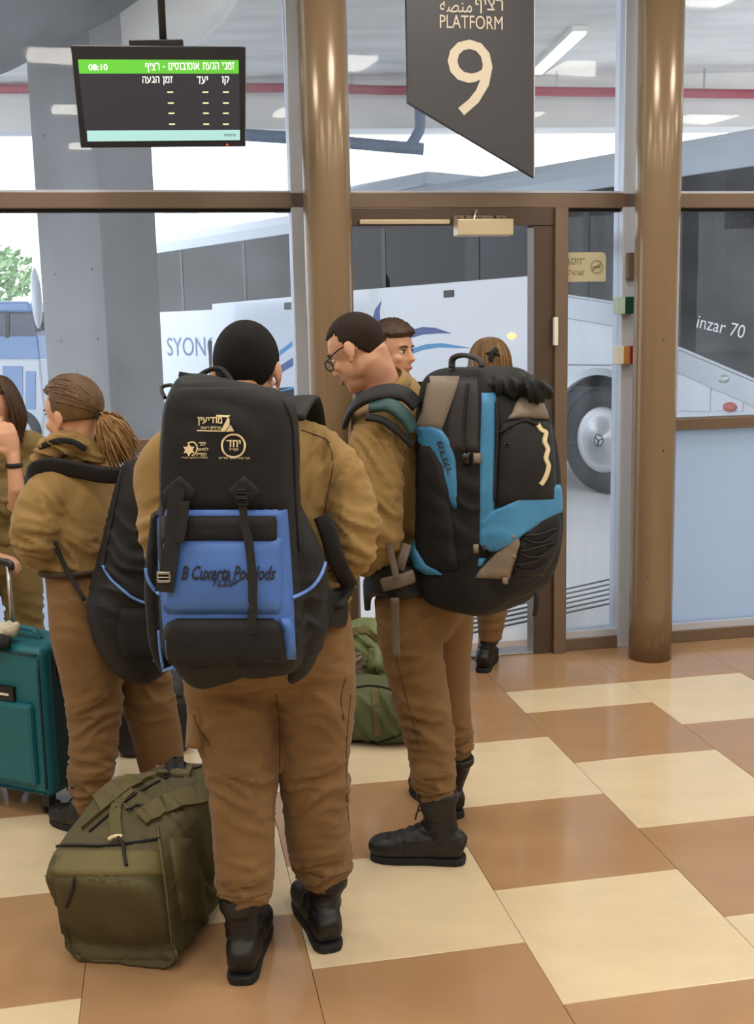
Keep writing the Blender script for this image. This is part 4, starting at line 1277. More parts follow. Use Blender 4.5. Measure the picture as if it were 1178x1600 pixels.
# ------------------------------------------------------------------ tall man with spectacles
fT = V((-0.80, 0.60, 0)); rT = V((fT.y, -fT.x, 0))
hfT = V((-0.87, 0.50, 0)); axT = face_axes(hfT, -0.48)
hT = at(554, 534, 3.46)
ankTL = on_z(728, 1352) + V((-0.985, 0.16, 0)) * 0.088 + V((0, 0.02, 0)); ankTR = on_z(716, 1281) + V((-0.45, 0.9, 0)) * 0.088
def tw(px, py, Y, rx, ry): return (at(px, py, Y), rx, ry)
cfg = dict(right=rT, hax=axT, head=hT - axT[2] * 0.03, skin='skin', trousers='khaki_trousers', shirt='khaki_shirt', neck=0.055, ck=1.3, hk=0.93,
    pelvis=[tw(668, 982, 3.52, 0.12, 0.10), tw(664, 950, 3.52, 0.165, 0.135), tw(656, 910, 3.52, 0.158, 0.132), tw(652, 885, 3.52, 0.14, 0.115)],
    torso=[tw(655, 918, 3.52, 0.14, 0.12), tw(654, 908, 3.52, 0.172, 0.146), tw(645, 850, 3.52, 0.16, 0.135), tw(632, 780, 3.51, 0.165, 0.14), tw(620, 710, 3.50, 0.175, 0.135), tw(612, 660, 3.49, 0.165, 0.115), tw(612, 622, 3.49, 0.115, 0.095), tw(606, 611, 3.48, 0.074, 0.072)],
    legs=[pl([(634, 930, 3.44, 52), (639, 985, 3.42, 51), (648, 1040, 3.41, 49), (661, 1100, 3.41, 45), (671, 1150, 3.40, 41), (676, 1195, 3.385, 38), (680, 1226, 3.375, 36), (685, 1245, 3.37, 26)]),
          pl([(696, 930, 3.62, 46), (697, 985, 3.63, 44), (697, 1040, 3.65, 40), (701, 1095, 3.68, 36), (706, 1140, 3.70, 34), (712, 1168, 3.71, 28), (715, 1188, 3.71, 20)])],
    ank=[ankTL, ankTR], vox=0.0055, bk=1.04, toe=[(-0.985, 0.16), (-0.45, 0.9)],
    arms=[pl([(612, 648, 3.44, 34), (598, 668, 3.37, 41), (589, 700, 3.33, 44), (588, 740, 3.30, 43), (592, 800, 3.28, 39), (592, 845, 3.29, 36), (572, 870, 3.38, 31), (540, 876, 3.50, 26), (520, 872, 3.57, 23)]),
          [(at(600, 650, 3.62), 0.08), (at(585, 690, 3.70), 0.08), (at(575, 760, 3.74), 0.07), (at(570, 830, 3.75), 0.06), (at(545, 850, 3.74), 0.05), (at(520, 850, 3.72), 0.042)]],
    hands=[(at(518, 872, 3.575), V((-0.8, 0.6, 0.1)), V((0, 0, -1)), -1, 0.7), (at(518, 850, 3.715), V((-0.8, 0.3, 0)), V((0, 0, -1)), 1, 0.7)],
    tfold=[(at(655, 1130, 3.33), 0.13, 0.010, (0.3, 0, 1), 26), (at(640, 1010, 3.33), 0.12, 0.008, (-0.3, 0, 1), 26), (at(680, 1225, 3.33), 0.08, 0.012, (0.2, 0, 1), 42), (at(715, 1160, 3.67), 0.08, 0.010, (0, 0, 1), 40)],
    sfold=[(at(590, 700, 3.26), 0.10, 0.010, (0.9, 0, 0.5), 30), (at(592, 810, 3.22), 0.10, 0.010, (0.3, 0, 1), 32), (at(630, 880, 3.4), 0.14, 0.010, (0.2, 0, 1), 30)])
pt_ = person(V((0.13, 3.5, 0)), 'tall man in khaki with cropped hair and spectacles looking down', cfg)
hcT = cfg['head']
hair_cap(pt_, hcT, axT, crop_line, 'hair_dark', 0.005, 0.93, 0.0006)
face_parts(pt_, hcT, axT, 0.93)
gl = MB()
Lh = lambda a, b, d: hcT + (axT[0] * a + axT[1] * b + axT[2] * d) * 0.93
for s in (-1, 1):
    gl.tube([Lh(s * 0.033 + 0.024 * math.cos(q * math.pi / 8), 0.108, 0.0 + 0.018 * math.sin(q * math.pi / 8)) for q in range(17)], 0.0022, 6)
    gl.tube([Lh(s * 0.057, 0.106, 0.008), Lh(s * 0.080, 0.06, 0.012), Lh(s * 0.084, 0.0, 0.016), Lh(s * 0.080, -0.02, 0.0)], 0.0024, 6, sub=3)
gl.tube([Lh(-0.009, 0.110, 0.004), Lh(0, 0.113, 0.008), Lh(0.009, 0.110, 0.004)], 0.002, 6)
go = gl.build('spectacles', 'black_plastic', pt_, True)
for s in (-1, 1):
    MB().disc(Lh(s * 0.033, 0.108, 0.0), axT[1], 0.020, 0.0015, 24).build('lens', 'lens', go)

SEAMS += [(pt_, 'trousers', [(612, 985), (622, 1040), (640, 1110), (655, 1170)]), (pt_, 'trousers', [(650, 1232), (682, 1242), (712, 1234)]), (pt_, 'shirt', [(620, 660), (632, 700), (628, 750)])]

# ------------------------------------------------------------------ woman with the ponytail
fG = V((-0.78, 0.62, 0)); rG = V((fG.y, -fG.x, 0))
axG = face_axes((-0.86, 0.50), -0.12)
hG = at(113, 634, 3.76)
cfg = dict(right=rG, hax=axG, head=hG - axG[2] * 0.03, skin='skin_pale', trousers='khaki_trousers', shirt='khaki_shirt', neck=0.050,
    pelvis=[tw(150, 985, 3.76, 0.135, 0.11), tw(142, 945, 3.76, 0.15, 0.125), tw(130, 905, 3.76, 0.135, 0.115), tw(124, 880, 3.76, 0.125, 0.105)],
    torso=[tw(124, 893, 3.76, 0.132, 0.112), tw(122, 860, 3.76, 0.135, 0.118), tw(120, 810, 3.76, 0.142, 0.118), tw(120, 765, 3.77, 0.150, 0.112), tw(121, 735, 3.77, 0.140, 0.095), tw(122, 715, 3.77, 0.09, 0.075), tw(120, 700, 3.77, 0.058, 0.058)],
    legs=[pl([(122, 930, 3.70, 48), (132, 990, 3.69, 54), (142, 1050, 3.69, 50), (147, 1110, 3.68, 44), (146, 1180, 3.66, 38), (142, 1230, 3.65, 33), (138, 1264, 3.65, 22)]),
          pl([(178, 940, 3.82, 44), (203, 1000, 3.84, 48), (222, 1060, 3.86, 46), (236, 1110, 3.88, 43), (247, 1160, 3.90, 40), (253, 1200, 3.92, 36), (256, 1240, 3.92, 24)])],
    ank=[on_z(140, 1318) + V((-0.02, 0.08, 0)), on_z(258, 1274) + V((0, 0.05, 0))], toe=[(-0.8, 0.6), (-0.5, 0.85)],
    arms=[pl([(88, 760, 3.70, 38), (66, 790, 3.66, 40), (54, 840, 3.63, 38), (70, 862, 3.70, 33), (95, 862, 3.86, 26), (105, 850, 3.96, 20)]),
          pl([(158, 750, 3.86, 36), (185, 790, 3.92, 34), (182, 845, 3.97, 30), (150, 860, 4.05, 25), (120, 850, 4.08, 20)])],
    hands=[(at(107, 849, 3.97), V((0.1, 0.9, 0.3)), V((0, 0, -1)), 1, 0.6, 0.9), (at(116, 849, 4.08), V((-0.8, 0.4, 0.3)), V((0, 0, -1)), -1, 0.6, 0.9)],
    tfold=[(at(148, 1115, 3.62), 0.10, 0.009, (-0.35, 0, 1), 28), (at(140, 1225, 3.62), 0.12, 0.012, (0.15, 0, 1), 36), (at(230, 1080, 3.8), 0.12, 0.009, (0.3, 0, 1), 26), (at(130, 960, 3.62), 0.1, 0.005, (0.3, 0, 1), 24)],
    sfold=[(at(55, 840, 3.57), 0.09, 0.010, (0.4, 0, 1), 34), (at(90, 790, 3.62), 0.09, 0.009, (1, 0, 0.3), 32), (at(120, 870, 3.64), 0.09, 0.010, (0.6, 0, 0.8), 34)], bk=0.9)
pg_ = person(V((-0.98, 3.78, 0)), 'khaki uniformed woman with light brown ponytail and belt', cfg)
hcG = cfg['head']
hair_cap(pg_, hcG, axG, long_line, 'hair_light', 0.013, 1.0, 0.002)
face_parts(pg_, hcG, axG, brow='hair_light')
random.seed(11)
pon = MB()
Lg = lambda a, b, d: hcG + axG[0] * a + axG[1] * b + axG[2] * d
tie = Lg(0.012, -0.108, -0.02)
end = at(205, 712, 3.70)
for q in range(340):
    j = V((random.gauss(0, 1), random.gauss(0, 1), random.gauss(0, 1)))
    j = j * min(1.0, 1.5 / j.length)
    e = end + j * 0.026 + V((random.uniform(-0.05, 0.0), 0, random.uniform(-0.035, 0.05)))
    mid = tie * 0.5 + e * 0.5 + V((0.008, -0.012, 0.012)) + j * 0.016 + V((0, 0, 0.006 * math.sin(q * 1.7)))
    pon.tube([tie - V((0, 0, 0.0)) + j * 0.006, tie * 0.75 + e * 0.25 + V((0.004, -0.01, 0.012)) + j * 0.012, mid, e * 0.8 + tie * 0.2 + j * 0.01 + V((0, 0, 0.01)), e], [0.003, 0.0038, 0.0038, 0.003, 0.001], 4, sub=3)
gs2 = MB()
for q in range(150):
    a = random.uniform(-1.0, 1.0) * 2.5; e0 = random.uniform(0.05, 1.0)
    d0 = V((math.sin(a) * math.cos(e0 * 1.2), math.cos(a) * math.cos(e0 * 1.2), math.sin(e0 * 1.35) ))
    if d0.z < long_line(d0) + 0.02:
        continue
    d1 = V((0.14, -1.0, -0.35)).normalized()
    pth = []
    for t in range(7):
        d2 = d0.lerp(d1, t / 6)
        d2.normalize()
        r_ = 1.135 + 0.015 * math.sin(q * 2.3)
        pth.append(Lg(d2.x * 0.077 * r_, d2.y * 0.098 * r_, 0.03 + d2.z * 0.093 * r_))
    gs2.tube(pth, [0.002, 0.004, 0.0045, 0.0045, 0.004, 0.004, 0.003], 5, sub=2)
gs2.build('gathered_strands', 'hair_light', pg_, True)
M['hair_pony'] = hairmat('blond_brown_ponytail', 'A98455', '6B4D2C')
pon.tube([tie, tie * 0.75 + end * 0.25 + V((0.004, -0.006, 0.012)), tie * 0.5 + end * 0.5 + V((0.006, -0.008, 0.012)), tie * 0.22 + end * 0.78 + V((0, 0, 0.008)), end], [0.014, 0.026, 0.030, 0.026, 0.008], 14, sub=3)
pon.build('ponytail', 'hair_pony', pg_, True)
MB().tube([tie + (axG[0] * math.cos(q * math.pi / 8) + axG[2] * math.sin(q * math.pi / 8)) * 0.019 - axG[1] * 0.002 for q in range(17)], 0.006, 8).build('hair_tie', 'sole', pg_, True)
bl = MB()
cb = at(125, 886, 3.76)
bl.grid(lambda u, v: cb + rG * (0.146 * math.cos(2 * math.pi * u)) + fG * (0.126 * math.sin(2 * math.pi * u)) + FZ * (0.022 * (v - 0.5)), 48, 2, True)
bo_ = bl.build('belt', 'belt', pg_, True, fixn=False)
bo_.modifiers.new('s', 'SOLIDIFY').thickness = 0.006

# ------------------------------------------------------------------ people seen only in part
def standing(x, y, f, h, w=1.0):
    f = V((f[0], f[1], 0)).normalized(); r = V((f.y, -f.x, 0)); o = V((x, y, 0)); s = h / 1.75
    P = lambda a, b, z: o + r * (a * s) + f * (b * s) + FZ * (z * s)
    leg = lambda q: [(P(q * 0.085, 0, 0.93), 0.098 * w * s), (P(q * 0.095, 0, 0.80), 0.095 * w * s), (P(q * 0.10, 0.02, 0.52), 0.072 * s), (P(q * 0.105, 0, 0.34), 0.068 * s), (P(q * 0.105, -0.01, 0.24), 0.064 * s), (P(q * 0.105, -0.01, 0.21), 0.048 * s)]
    arm = lambda q: [(P(q * 0.12, 0, 1.405), 0.05 * s), (P(q * 0.175, -0.01, 1.375), 0.058 * s), (P(q * 0.215, -0.01, 1.28), 0.06 * s), (P(q * 0.24, -0.02, 1.12), 0.054 * s), (P(q * 0.24, 0.06, 0.98), 0.048 * s), (P(q * 0.20, 0.16, 0.90), 0.04 * s), (P(q * 0.17, 0.20, 0.88), 0.034 * s)]
    return dict(right=r, f=f, P=P, pelvis=[(P(0, 0, 0.84), 0.13 * s * w, 0.11 * s), (P(0, 0, 0.92), 0.165 * s * w, 0.135 * s), (P(0, 0, 1.0), 0.155 * s * w, 0.125 * s), (P(0, 0, 1.06), 0.145 * s * w, 0.12 * s)],
        torso=[(P(0, 0, 0.98), 0.165 * s * w, 0.135 * s), (P(0, 0, 1.10), 0.155 * s * w, 0.13 * s), (P(0, 0, 1.25), 0.165 * s * w, 0.13 * s), (P(0, 0, 1.36), 0.17 * s * w, 0.115 * s), (P(0, -0.01, 1.43), 0.115 * s, 0.085 * s), (P(0, -0.015, 1.47), 0.065 * s, 0.062 * s)],
        legs=[leg(1), leg(-1)], ank=[P(0.105, -0.01, 0), P(-0.105, -0.01, 0)], toe=[(f + r * 0.15)[:2], (f - r * 0.15)[:2]], arms=[arm(1), arm(-1)],
        hands=[(P(0.168, 0.205, 0.878), f * 0.7 - r * 0.6, V((0, 0, -1)), 1, 0.6), (P(-0.168, 0.205, 0.878), f * 0.7 + r * 0.6, V((0, 0, -1)), -1, 0.6)],
        tfold=[(P(0, 0, 0.5), 0.25, 0.008, (0.2, 0, 1), 26)], sfold=[(P(0, 0, 1.15), 0.3, 0.008, (0.3, 0, 1), 26)],
        skin='skin', trousers='khaki_trousers', shirt='khaki_shirt', vox=0.008, laces=(False, False))
# man beyond, face turned to the right
q = at(612, 545, 5.05)
cfg = standing(q.x + 0.02, 5.07, (0.75, -0.5), 1.74)
axD = face_axes((0.80, -0.60), -0.05); hD = at(612, 550, 5.05)
cfg.update(hax=axD, head=hD)
pd_ = person(V((q.x, 5.07, 0)), 'dark haired man behind the tall man facing the door', cfg)
def tousled(d):
    return crop_line(d) - 0.04
hair_cap(pd_, hD, axD, tousled, 'hair_brown', 0.026, 1.0, 0.010)
face_parts(pd_, hD, axD, brow='hair_brown')
# blond woman by the doorway, seen from behind
q = at(768, 575, 5.42)
cfg = standing(q.x - 0.02, 5.40, (0.1, 1), 1.62, 0.95)
bb = on_z(760, 1052)
cfg['ank'][0] = V((bb.x + 0.0, bb.y + 0.08, 0)); cfg['ank'][1] = V((bb.x - 0.26, bb.y + 0.12, 0))
P_ = cfg['P']
cfg['legs'] = [[(P_(q2 * 0.085, 0, 0.93), 0.10), (P_(q2 * 0.09, 0, 0.75), 0.09), (at(772, 930, 5.40) + V((dx, 0, 0)), 0.075), (at(768, 975, 5.42) + V((dx, 0, 0)), 0.066), (at(765, 996, 5.44) + V((dx, 0, 0)), 0.060)] for q2, dx in ((1, 0.0), (-1, -0.27))]
axB = face_axes((0.15, 1), 0.0); hB = at(765, 574, 5.42)
cfg.update(hax=axB, head=hB, skin='skin_pale')
pb_ = person(V((q.x, 5.40, 0)), 'woman with loose blond hair and black hair clip by the doorway', cfg)
def bob(p, d, g): return p
hair_cap(pb_, hB, axB, long_line, 'hair_light', 0.010, 1.0, 0.003)
random.seed(3)
hd2 = MB()
hb = MB()
for k in range(260):
    a = random.uniform(math.pi * 0.9, math.pi * 2.1)
    dx, dy = math.cos(a), math.sin(a)
    Lb = lambda u, v, w: hB + axB[0] * u + axB[1] * v + axB[2] * w
    r0 = 0.082
    n0 = random.uniform(-0.012, 0.012)
    n1 = random.uniform(-0.012, 0.012)
    (hb if k % 5 < 2 else hd2).tube([Lb(dx * 0.01, 0.03 + dy * 0.01, 0.142), Lb(dx * 0.060, dy * 0.085, 0.122), Lb(dx * 0.093, dy * 0.120, 0.060 + n0), Lb(dx * 0.098 + n0 * 0.5, dy * 0.126, -0.005 + n0), Lb(dx * (0.098 + n1), dy * 0.118 + n0, -0.07), Lb(dx * (0.095 + n0), dy * 0.105 + n1, -0.12), Lb(dx * r0 * 0.95 + n0, dy * 0.10, random.uniform(-0.21, -0.15))], [0.003, 0.005, 0.006, 0.006, 0.006, 0.005, 0.001], 5, sub=3)
hb.build('loose_hair', 'hair_blond', pb_, True)
hd2.build('dark_strands', 'hair_light', pb_, True)
cpn = MB()
cpn.tube([at(776, 545, 5.30), at(768, 556, 5.29), at(768, 566, 5.29)], [(0.014, 0.008), (0.018, 0.010), (0.008, 0.006)], 10, sub=3)
cpn.tube([at(760, 553, 5.30), at(772, 550, 5.285), at(780, 556, 5.30)], 0.006, 8, sub=3)
cpn.build('hair_clip', 'sole', pb_, True)
# woman at the edge of the view, hand raised to her mouth
cx = at(-22, 700, 4.35)
cfg = standing(cx.x, 4.38, (0.25, -0.97), 1.60, 0.95)
axL = face_axes((-0.10, -1.0), -0.12); hL = at(-8, 643, 4.36)
cfg.update(hax=axL, head=hL, skin='skin', shirt='olive_shirt', trousers='olive_shirt', sleeve=(4, 4), vox=0.006)
P_ = cfg['P']
w1 = at(20, 712, 4.22)
cfg['arms'][1] = [(P_(-0.17, 0, 1.39), 0.062), (P_(-0.21, 0.02, 1.30), 0.062), (at(16, 770, 4.30), 0.056), (at(26, 788, 4.22), 0.050), (at(26, 765, 4.20), 0.040), (at(23, 735, 4.21), 0.034), (w1, 0.028)]
cfg['arms'][0] = [(P_(0.17, 0, 1.39), 0.062), (P_(0.21, 0.02, 1.30), 0.062), (P_(0.24, 0.05, 1.12), 0.056), (P_(0.20, 0.16, 1.0), 0.046), (at(-30, 862, 4.08), 0.038), (at(-20, 868, 4.02), 0.030)]
cfg['hands'] = [(w1, at(10, 672, 4.22) - w1, V((-0.5, 0.6, 0.2)), 1, 0.7), (at(-20, 868, 4.02), V((0.9, -0.3, -0.15)), V((0, 0, -1)), 1, 0.75)]
pl_ = person(V((cx.x, 4.38, 0)), 'woman with brown bobbed hair raising a hand to her mouth', cfg)
hair_cap(pl_, hL, axL, long_line, 'hair_light', 0.012, 1.0, 0.003)
face_parts(pl_, hL, axL, brow='hair_brown')
hb = MB()
random.seed(8)
for k in range(230):
    a = random.uniform(math.pi * 0.84, math.pi * 2.16)
    dx, dy = math.cos(a), math.sin(a)
    Lb = lambda u, v, w: hL + axL[0] * u + axL[1] * v + axL[2] * w
    n0 = random.uniform(-0.012, 0.012)
    hb.tube([Lb(0.0, 0.02, 0.142), Lb(dx * 0.055, dy * 0.08, 0.122), Lb(dx * 0.093, dy * 0.117, 0.045 + n0), Lb(dx * (0.100 + n0), dy * 0.118, -0.04), Lb(dx * 0.092 + n0, dy * 0.10, random.uniform(-0.125, -0.09))], [0.003, 0.005, 0.006, 0.006, 0.002], 5, sub=3)
hb.build('bobbed_hair', 'hair_brown', pl_, True)
wa = at(22, 727, 4.21)
MB().tube([wa + V((0.0285 * math.cos(q * math.pi / 8), 0.0285 * math.sin(q * math.pi / 8), 0)) for q in range(17)], [(0.009, 0.004)] * 17, 8, side=(0, 0, 1)).build('wristwatch', 'sole', pl_, True)
# ================================================================== BAGS
from mathutils.bvhtree import BVHTree
M['nylon_black'] = mat('black_nylon', '141519', 0.62, var=0.15, vscale=7, bump=0.15, bscale=240, spec=0.35)
M['nylon_black2'] = mat('black_ripstop', '1A1B1F', 0.7, var=0.12, vscale=9, bump=0.2, bscale=260, spec=0.3)
M['web_black'] = mat('black_webbing', '131417', 0.75, var=0.1, bump=0.3, bscale=300)
M['nylon_blue'] = mat('royal_blue_nylon', '4470C0', 0.55, var=0.12, vscale=6, bump=0.15, bscale=200)
M['piping_blue'] = mat('pale_blue_piping', '5E8CD6', 0.5, var=0.05)
M['nylon_sky'] = mat('bright_blue_nylon', '3E86B8', 0.55, var=0.12, vscale=8, bump=0.15, bscale=200)
M['nylon_taupe'] = mat('taupe_nylon', '82766A', 0.6, var=0.1, vscale=8, bump=0.15, bscale=200)
M['nylon_charcoal'] = mat('charcoal_nylon', '2E2D31', 0.62, var=0.12, vscale=8, bump=0.15, bscale=220)
M['strap_taupe'] = mat('dark_taupe_webbing', '6A5F56', 0.7, var=0.1, bump=0.2, bscale=200)
M['logo_cream'] = mat('cream_print', 'DCCDA6', 0.6, var=0.04)
M['logo_ink'] = mat('black_print', '161A26', 0.6)
M['buckle'] = mat('black_buckle', '101114', 0.35)
M['teal_strap'] = mat('teal_strap_cloth', '1F4A4C', 0.6, var=0.12, bump=0.15, bscale=200)
M['olive'] = mat('olive_canvas', '4C4628', 0.72, var=0.16, vscale=7, bump=0.2, bscale=160)
M['olive_light'] = mat('pale_olive_canvas', '655C35', 0.7, var=0.14, vscale=7, bump=0.2, bscale=160)
M['olive_web'] = mat('olive_webbing', '5A5230', 0.75, var=0.1, bump=0.3, bscale=260)
M['green_canvas'] = mat('grey_green_canvas', '4E5636', 0.75, var=0.14, vscale=7, bump=0.2, bscale=160)
M['camo'] = mat('camouflage_cloth', '8A9468', 0.8, var=0.2, vscale=11, col2='48532F', bump=0.2, bscale=120)
M['teal_case'] = mat('teal_suitcase_fabric', '0B6674', 0.5, var=0.10, vscale=8, bump=0.2, bscale=280)
M['teal_dark'] = mat('dark_teal_gusset', '083C48', 0.6, var=0.12, vscale=8, bump=0.2, bscale=280)
M['plush'] = mat('cream_plush', 'CFC6B2', 0.95, var=0.1, bump=0.6, bscale=120)

class Skin:
    """drapes patches, ribbons and print over a bag's own surface"""
    def __init__(self, obj):
        me = obj.data
        off = origin_of(obj)
        vs = [v.co + off for v in me.vertices]
        self.t = BVHTree.FromPolygons(vs, [tuple(p.vertices) for p in me.polygons])
        self.c = sum(vs, V((0, 0, 0))) / len(vs)
    def hit(self, x, y):
        d = ray(x, y).normalized()
        l, n, i, s = self.t.ray_cast(EYE, d)
        if l is None:
            k = (self.c - EYE).dot(d)
            l, n, i, s = self.t.find_nearest(EYE + d * k)
        return l, n
    def pt(self, x, y, off=0.0):
        l, n = self.hit(x, y)
        return l + n * off
    def patch(self, rows, name, material, parent, th=0.004, nu=10, step=9, puff=0.0, **kw):
        """rows of (py, px left, px right)"""
        R = []
        for (a, b) in zip(rows, rows[1:]):
            n = max(1, int(abs(b[0] - a[0]) / step))
            for k in range(n):
                t = k / n
                R.append([a[j] + (b[j] - a[j]) * t for j in range(3)] + [a[0]])
        R.append(list(rows[-1]) + [0])
        m = MB()
        nv = len(R)
        top, rim = [], []
        for j, r in enumerate(R):
            for i in range(nu):
                u = i / (nu - 1)
                l, n = self.hit(r[1] + (r[2] - r[1]) * u, r[0])
                h = th * (1 + puff * math.sin(math.pi * u) * math.sin(math.pi * (j / (nv - 1))))
                e = 0.35 if i in (0, nu - 1) or j in (0, nv - 1) else 1.0
                top.append(l + n * (h * e))
                rim.append(l - n * 0.004)
        vs = top + rim
        N = len(top)
        fs = [(j * nu + i, j * nu + i + 1, (j + 1) * nu + i + 1, (j + 1) * nu + i) for j in range(nv - 1) for i in range(nu - 1)]
        edge = [(0, i, 0, i + 1) for i in range(nu - 1)] + [(nv - 1, i, nv - 1, i + 1) for i in range(nu - 1)] + [(j, 0, j + 1, 0) for j in range(nv - 1)] + [(j, nu - 1, j + 1, nu - 1) for j in range(nv - 1)]
        for a, b, c, d in edge:
            p, q = a * nu + b, c * nu + d
            fs.append((p, q, N + q, N + p))
        m.add(vs, fs)
        return m.build(name, material, parent, True, **kw)
    def ribbon(self, path, half, name, material, parent, th=0.004, sub=5, **kw):
        """webbing along a pixel path"""
        P = crom([(x, y, 0) for x, y in path], sub)
        m = MB()
        vs = []
        n = len(P)
        for i in range(n):
            a, b = P[max(0, i - 1)], P[min(n - 1, i + 1)]
            d = np.array([b[0] - a[0], b[1] - a[1]]); d = d / max(1e-6, np.hypot(*d))
            px = np.array([-d[1], d[0]])
            h = half if not hasattr(half, '__len__') else half[0] + (half[1] - half[0]) * i / (n - 1)
            for s, o in ((-1, -0.003), (-1, th), (1, th), (1, -0.003)):
                q = P[i][:2] + px * (s * h)
                l, nn = self.hit(q[0], q[1])
                vs.append(l + nn * o)
        fs = []
        for i in range(n - 1):
            for k in range(4):
                fs.append((i * 4 + k, i * 4 + (k + 1) % 4, (i + 1) * 4 + (k + 1) % 4, (i + 1) * 4 + k))
        fs += [(3, 2, 1, 0), tuple((n - 1) * 4 + k for k in range(4))]
        m.add(vs, fs)
        return m.build(name, material, parent, **kw)
    def cord(self, path, r, name, material, parent, off=0.0, sub=5, **kw):
        P = crom([(x, y, 0) for x, y in path], sub)
        m = MB()
        m.tube([self.pt(p[0], p[1], off) for p in P], r, 8)
        return m.build(name, material, parent, True, **kw)
    def text(self, body, x0, y0, x1, y1, name, material, parent, off=0.003, fnx=None, **kw):
        m = MB()
        fn = lambda u, v: self.pt(*(fnx(u, v) if fnx else (u, v)), off)
        fit_text(m, body, fn, (x0, y1, x1, y0), **kw)
        return m.build(name, material, parent, fixn=False)
    def poly(self, pts, name, material, parent, off=0.003):
        return MB().add([self.pt(x, y, off) for x, y in pts], [tuple(range(len(pts)))]).build(name, material, parent, fixn=False)

def soft(mb, parent, name, material, vox=0.008, smooth=3, folds=None, base=0.002):
    return put_mesh(remeshed(mb, vox, smooth, fold_fn(folds or [], base)), name, material, parent)

# ------------------------------------------------------------------ black and blue rucksack
ru = thing('rucksack', at(360, 1077, 2.58), 'tall black rucksack with royal blue lower front and cream logos', 'backpack')
m = MB()
rows = [(600, 292, 420, 0.055), (606, 274, 436, 0.085), (620, 258, 448, 0.108), (655, 246, 456, 0.122), (720, 241, 459, 0.127), (800, 241, 461, 0.128), (880, 240, 466, 0.136), (950, 241, 474, 0.142), (1010, 246, 478, 0.142), (1045, 256, 470, 0.13), (1066, 274, 452, 0.10), (1077, 302, 430, 0.055)]
pts, rad = [], []
for y, a, b, ry in rows:
    A, B = at(a, y, 2.46), at(b, y, 2.46)
    c_ = (A + B) / 2
    pts.append(V((c_.x, 2.585, c_.z))); rad.append(((B.x - A.x) / 2, ry))
m.tube(pts, rad, 44, side=rM, sub=3, power=4.5)
for side in ([(462, 800, 12), (478, 860, 24), (485, 920, 28), (484, 985, 27), (470, 1040, 18), (455, 1060, 8)], [(246, 800, 8), (244, 870, 14), (244, 930, 17), (250, 1000, 16), (262, 1045, 10)]):
    m.tube([at(x, y, 2.60) for x, y, h in side], [(h * 2.6 / F_PX, 0.075 * (0.5 + h / 60)) for x, y, h in side], 18, side=rM, sub=3)
rb = soft(m, ru, 'body', 'nylon_black', 0.007, 2, [(at(350, 640, 2.47), 0.10, 0.005, (0.3, 0, 1), 24), (at(350, 1030, 2.45), 0.12, 0.004, (0.2, 0, 1), 22), (at(490, 960, 2.55), 0.1, 0.005, (0.5, 0, 1), 24)], 0.002)
K = Skin(rb)
lid = K.patch([(606, 280, 428), (612, 262, 442), (640, 250, 452), (720, 243, 452), (780, 240, 452), (797, 243, 450)], 'lid', 'nylon_black2', ru, 0.006, 16, puff=0.6)
for who, pn, path in SEAMS:
    Skin(part_of(who, pn)).cord(path, 0.0016, 'seam', 'zip_dark', who, 0.0004, 8)
K = Skin(rb)
bpn = K.patch([(796, 245, 448), (850, 246, 452), (940, 252, 458), (985, 256, 460), (1030, 262, 462)], 'blue_panel', 'nylon_blue', ru, 0.006, 14)
KB = Skin(bpn)
pk = KB.patch([(840, 262, 440), (850, 258, 440), (900, 257, 440), (945, 256, 440), (958, 262, 436)], 'front_pocket', 'nylon_blue', ru, 0.012, 16, puff=1.0)
KB.patch([(806, 257, 430), (812, 252, 432), (840, 252, 432), (846, 258, 430)], 'pocket_flap', 'nylon_black2', ru, 0.016, 14)
lp = KB.patch([(966, 278, 425), (972, 264, 436), (985, 257, 442), (1010, 256, 446), (1040, 258, 448), (1056, 268, 440)], 'lower_pocket', 'nylon_black2', ru, 0.014, 16, puff=0.8)
KB.patch([(966, 436, 452), (985, 444, 458), (1010, 448, 460), (1034, 448, 462)], 'blue_gusset', 'nylon_blue', ru, 0.010, 6)
KP = Skin(pk)
KP.text('B Cuxerta Poo lods', 284, 884, 430, 906, 'pocket_script', 'logo_ink', ru, 0.004, shear=0.35, bold=0.02)
KP.text(heb('קידוד'), 330, 906, 372, 917, 'pocket_script', 'logo_ink', ru, 0.004, shear=0.3)
KP.cord([(340, 915), (360, 913), (378, 904)], 0.0015, 'pocket_script', 'logo_ink', ru, 0.003)
for x, y in ((281, 768), (381, 768)):
    KL = Skin(lid)
    KL.patch([(y - 24, x - 2, x + 2), (y, x - 28, x + 28), (y + 18, x - 12, x + 12)], 'strap_anchor', 'web_black', ru, 0.005, 8, 6)
K2 = Skin(rb)
def over(path, half, name, mt, off):
    P = crom([(x, y, 0) for x, y in path], 6)
    mm = MB()
    vs = []
    n = len(P)
    for i in range(n):
        a, b = P[max(0, i - 1)], P[min(n - 1, i + 1)]
        d = np.array([b[0] - a[0], b[1] - a[1]]); d = d / np.hypot(*d); px = np.array([-d[1], d[0]])
        for s, o in ((-1, off), (-1, off + 0.003), (1, off + 0.003), (1, off)):
            q_ = P[i][:2] + px * s * half
            vs.append(K2.pt(q_[0], q_[1], o))
    fs = [(i * 4 + k, i * 4 + (k + 1) % 4, (i + 1) * 4 + (k + 1) % 4, (i + 1) * 4 + k) for i in range(n - 1) for k in range(4)] + [(3, 2, 1, 0), tuple((n - 1) * 4 + k for k in range(4))]
    mm.add(vs, fs)
    return mm.build(name, mt, ru)
s1 = over([(285, 760), (283, 790), (280, 830), (276, 870), (272, 900), (270, 921)], 10, 'compression_strap', 'web_black', 0.031)
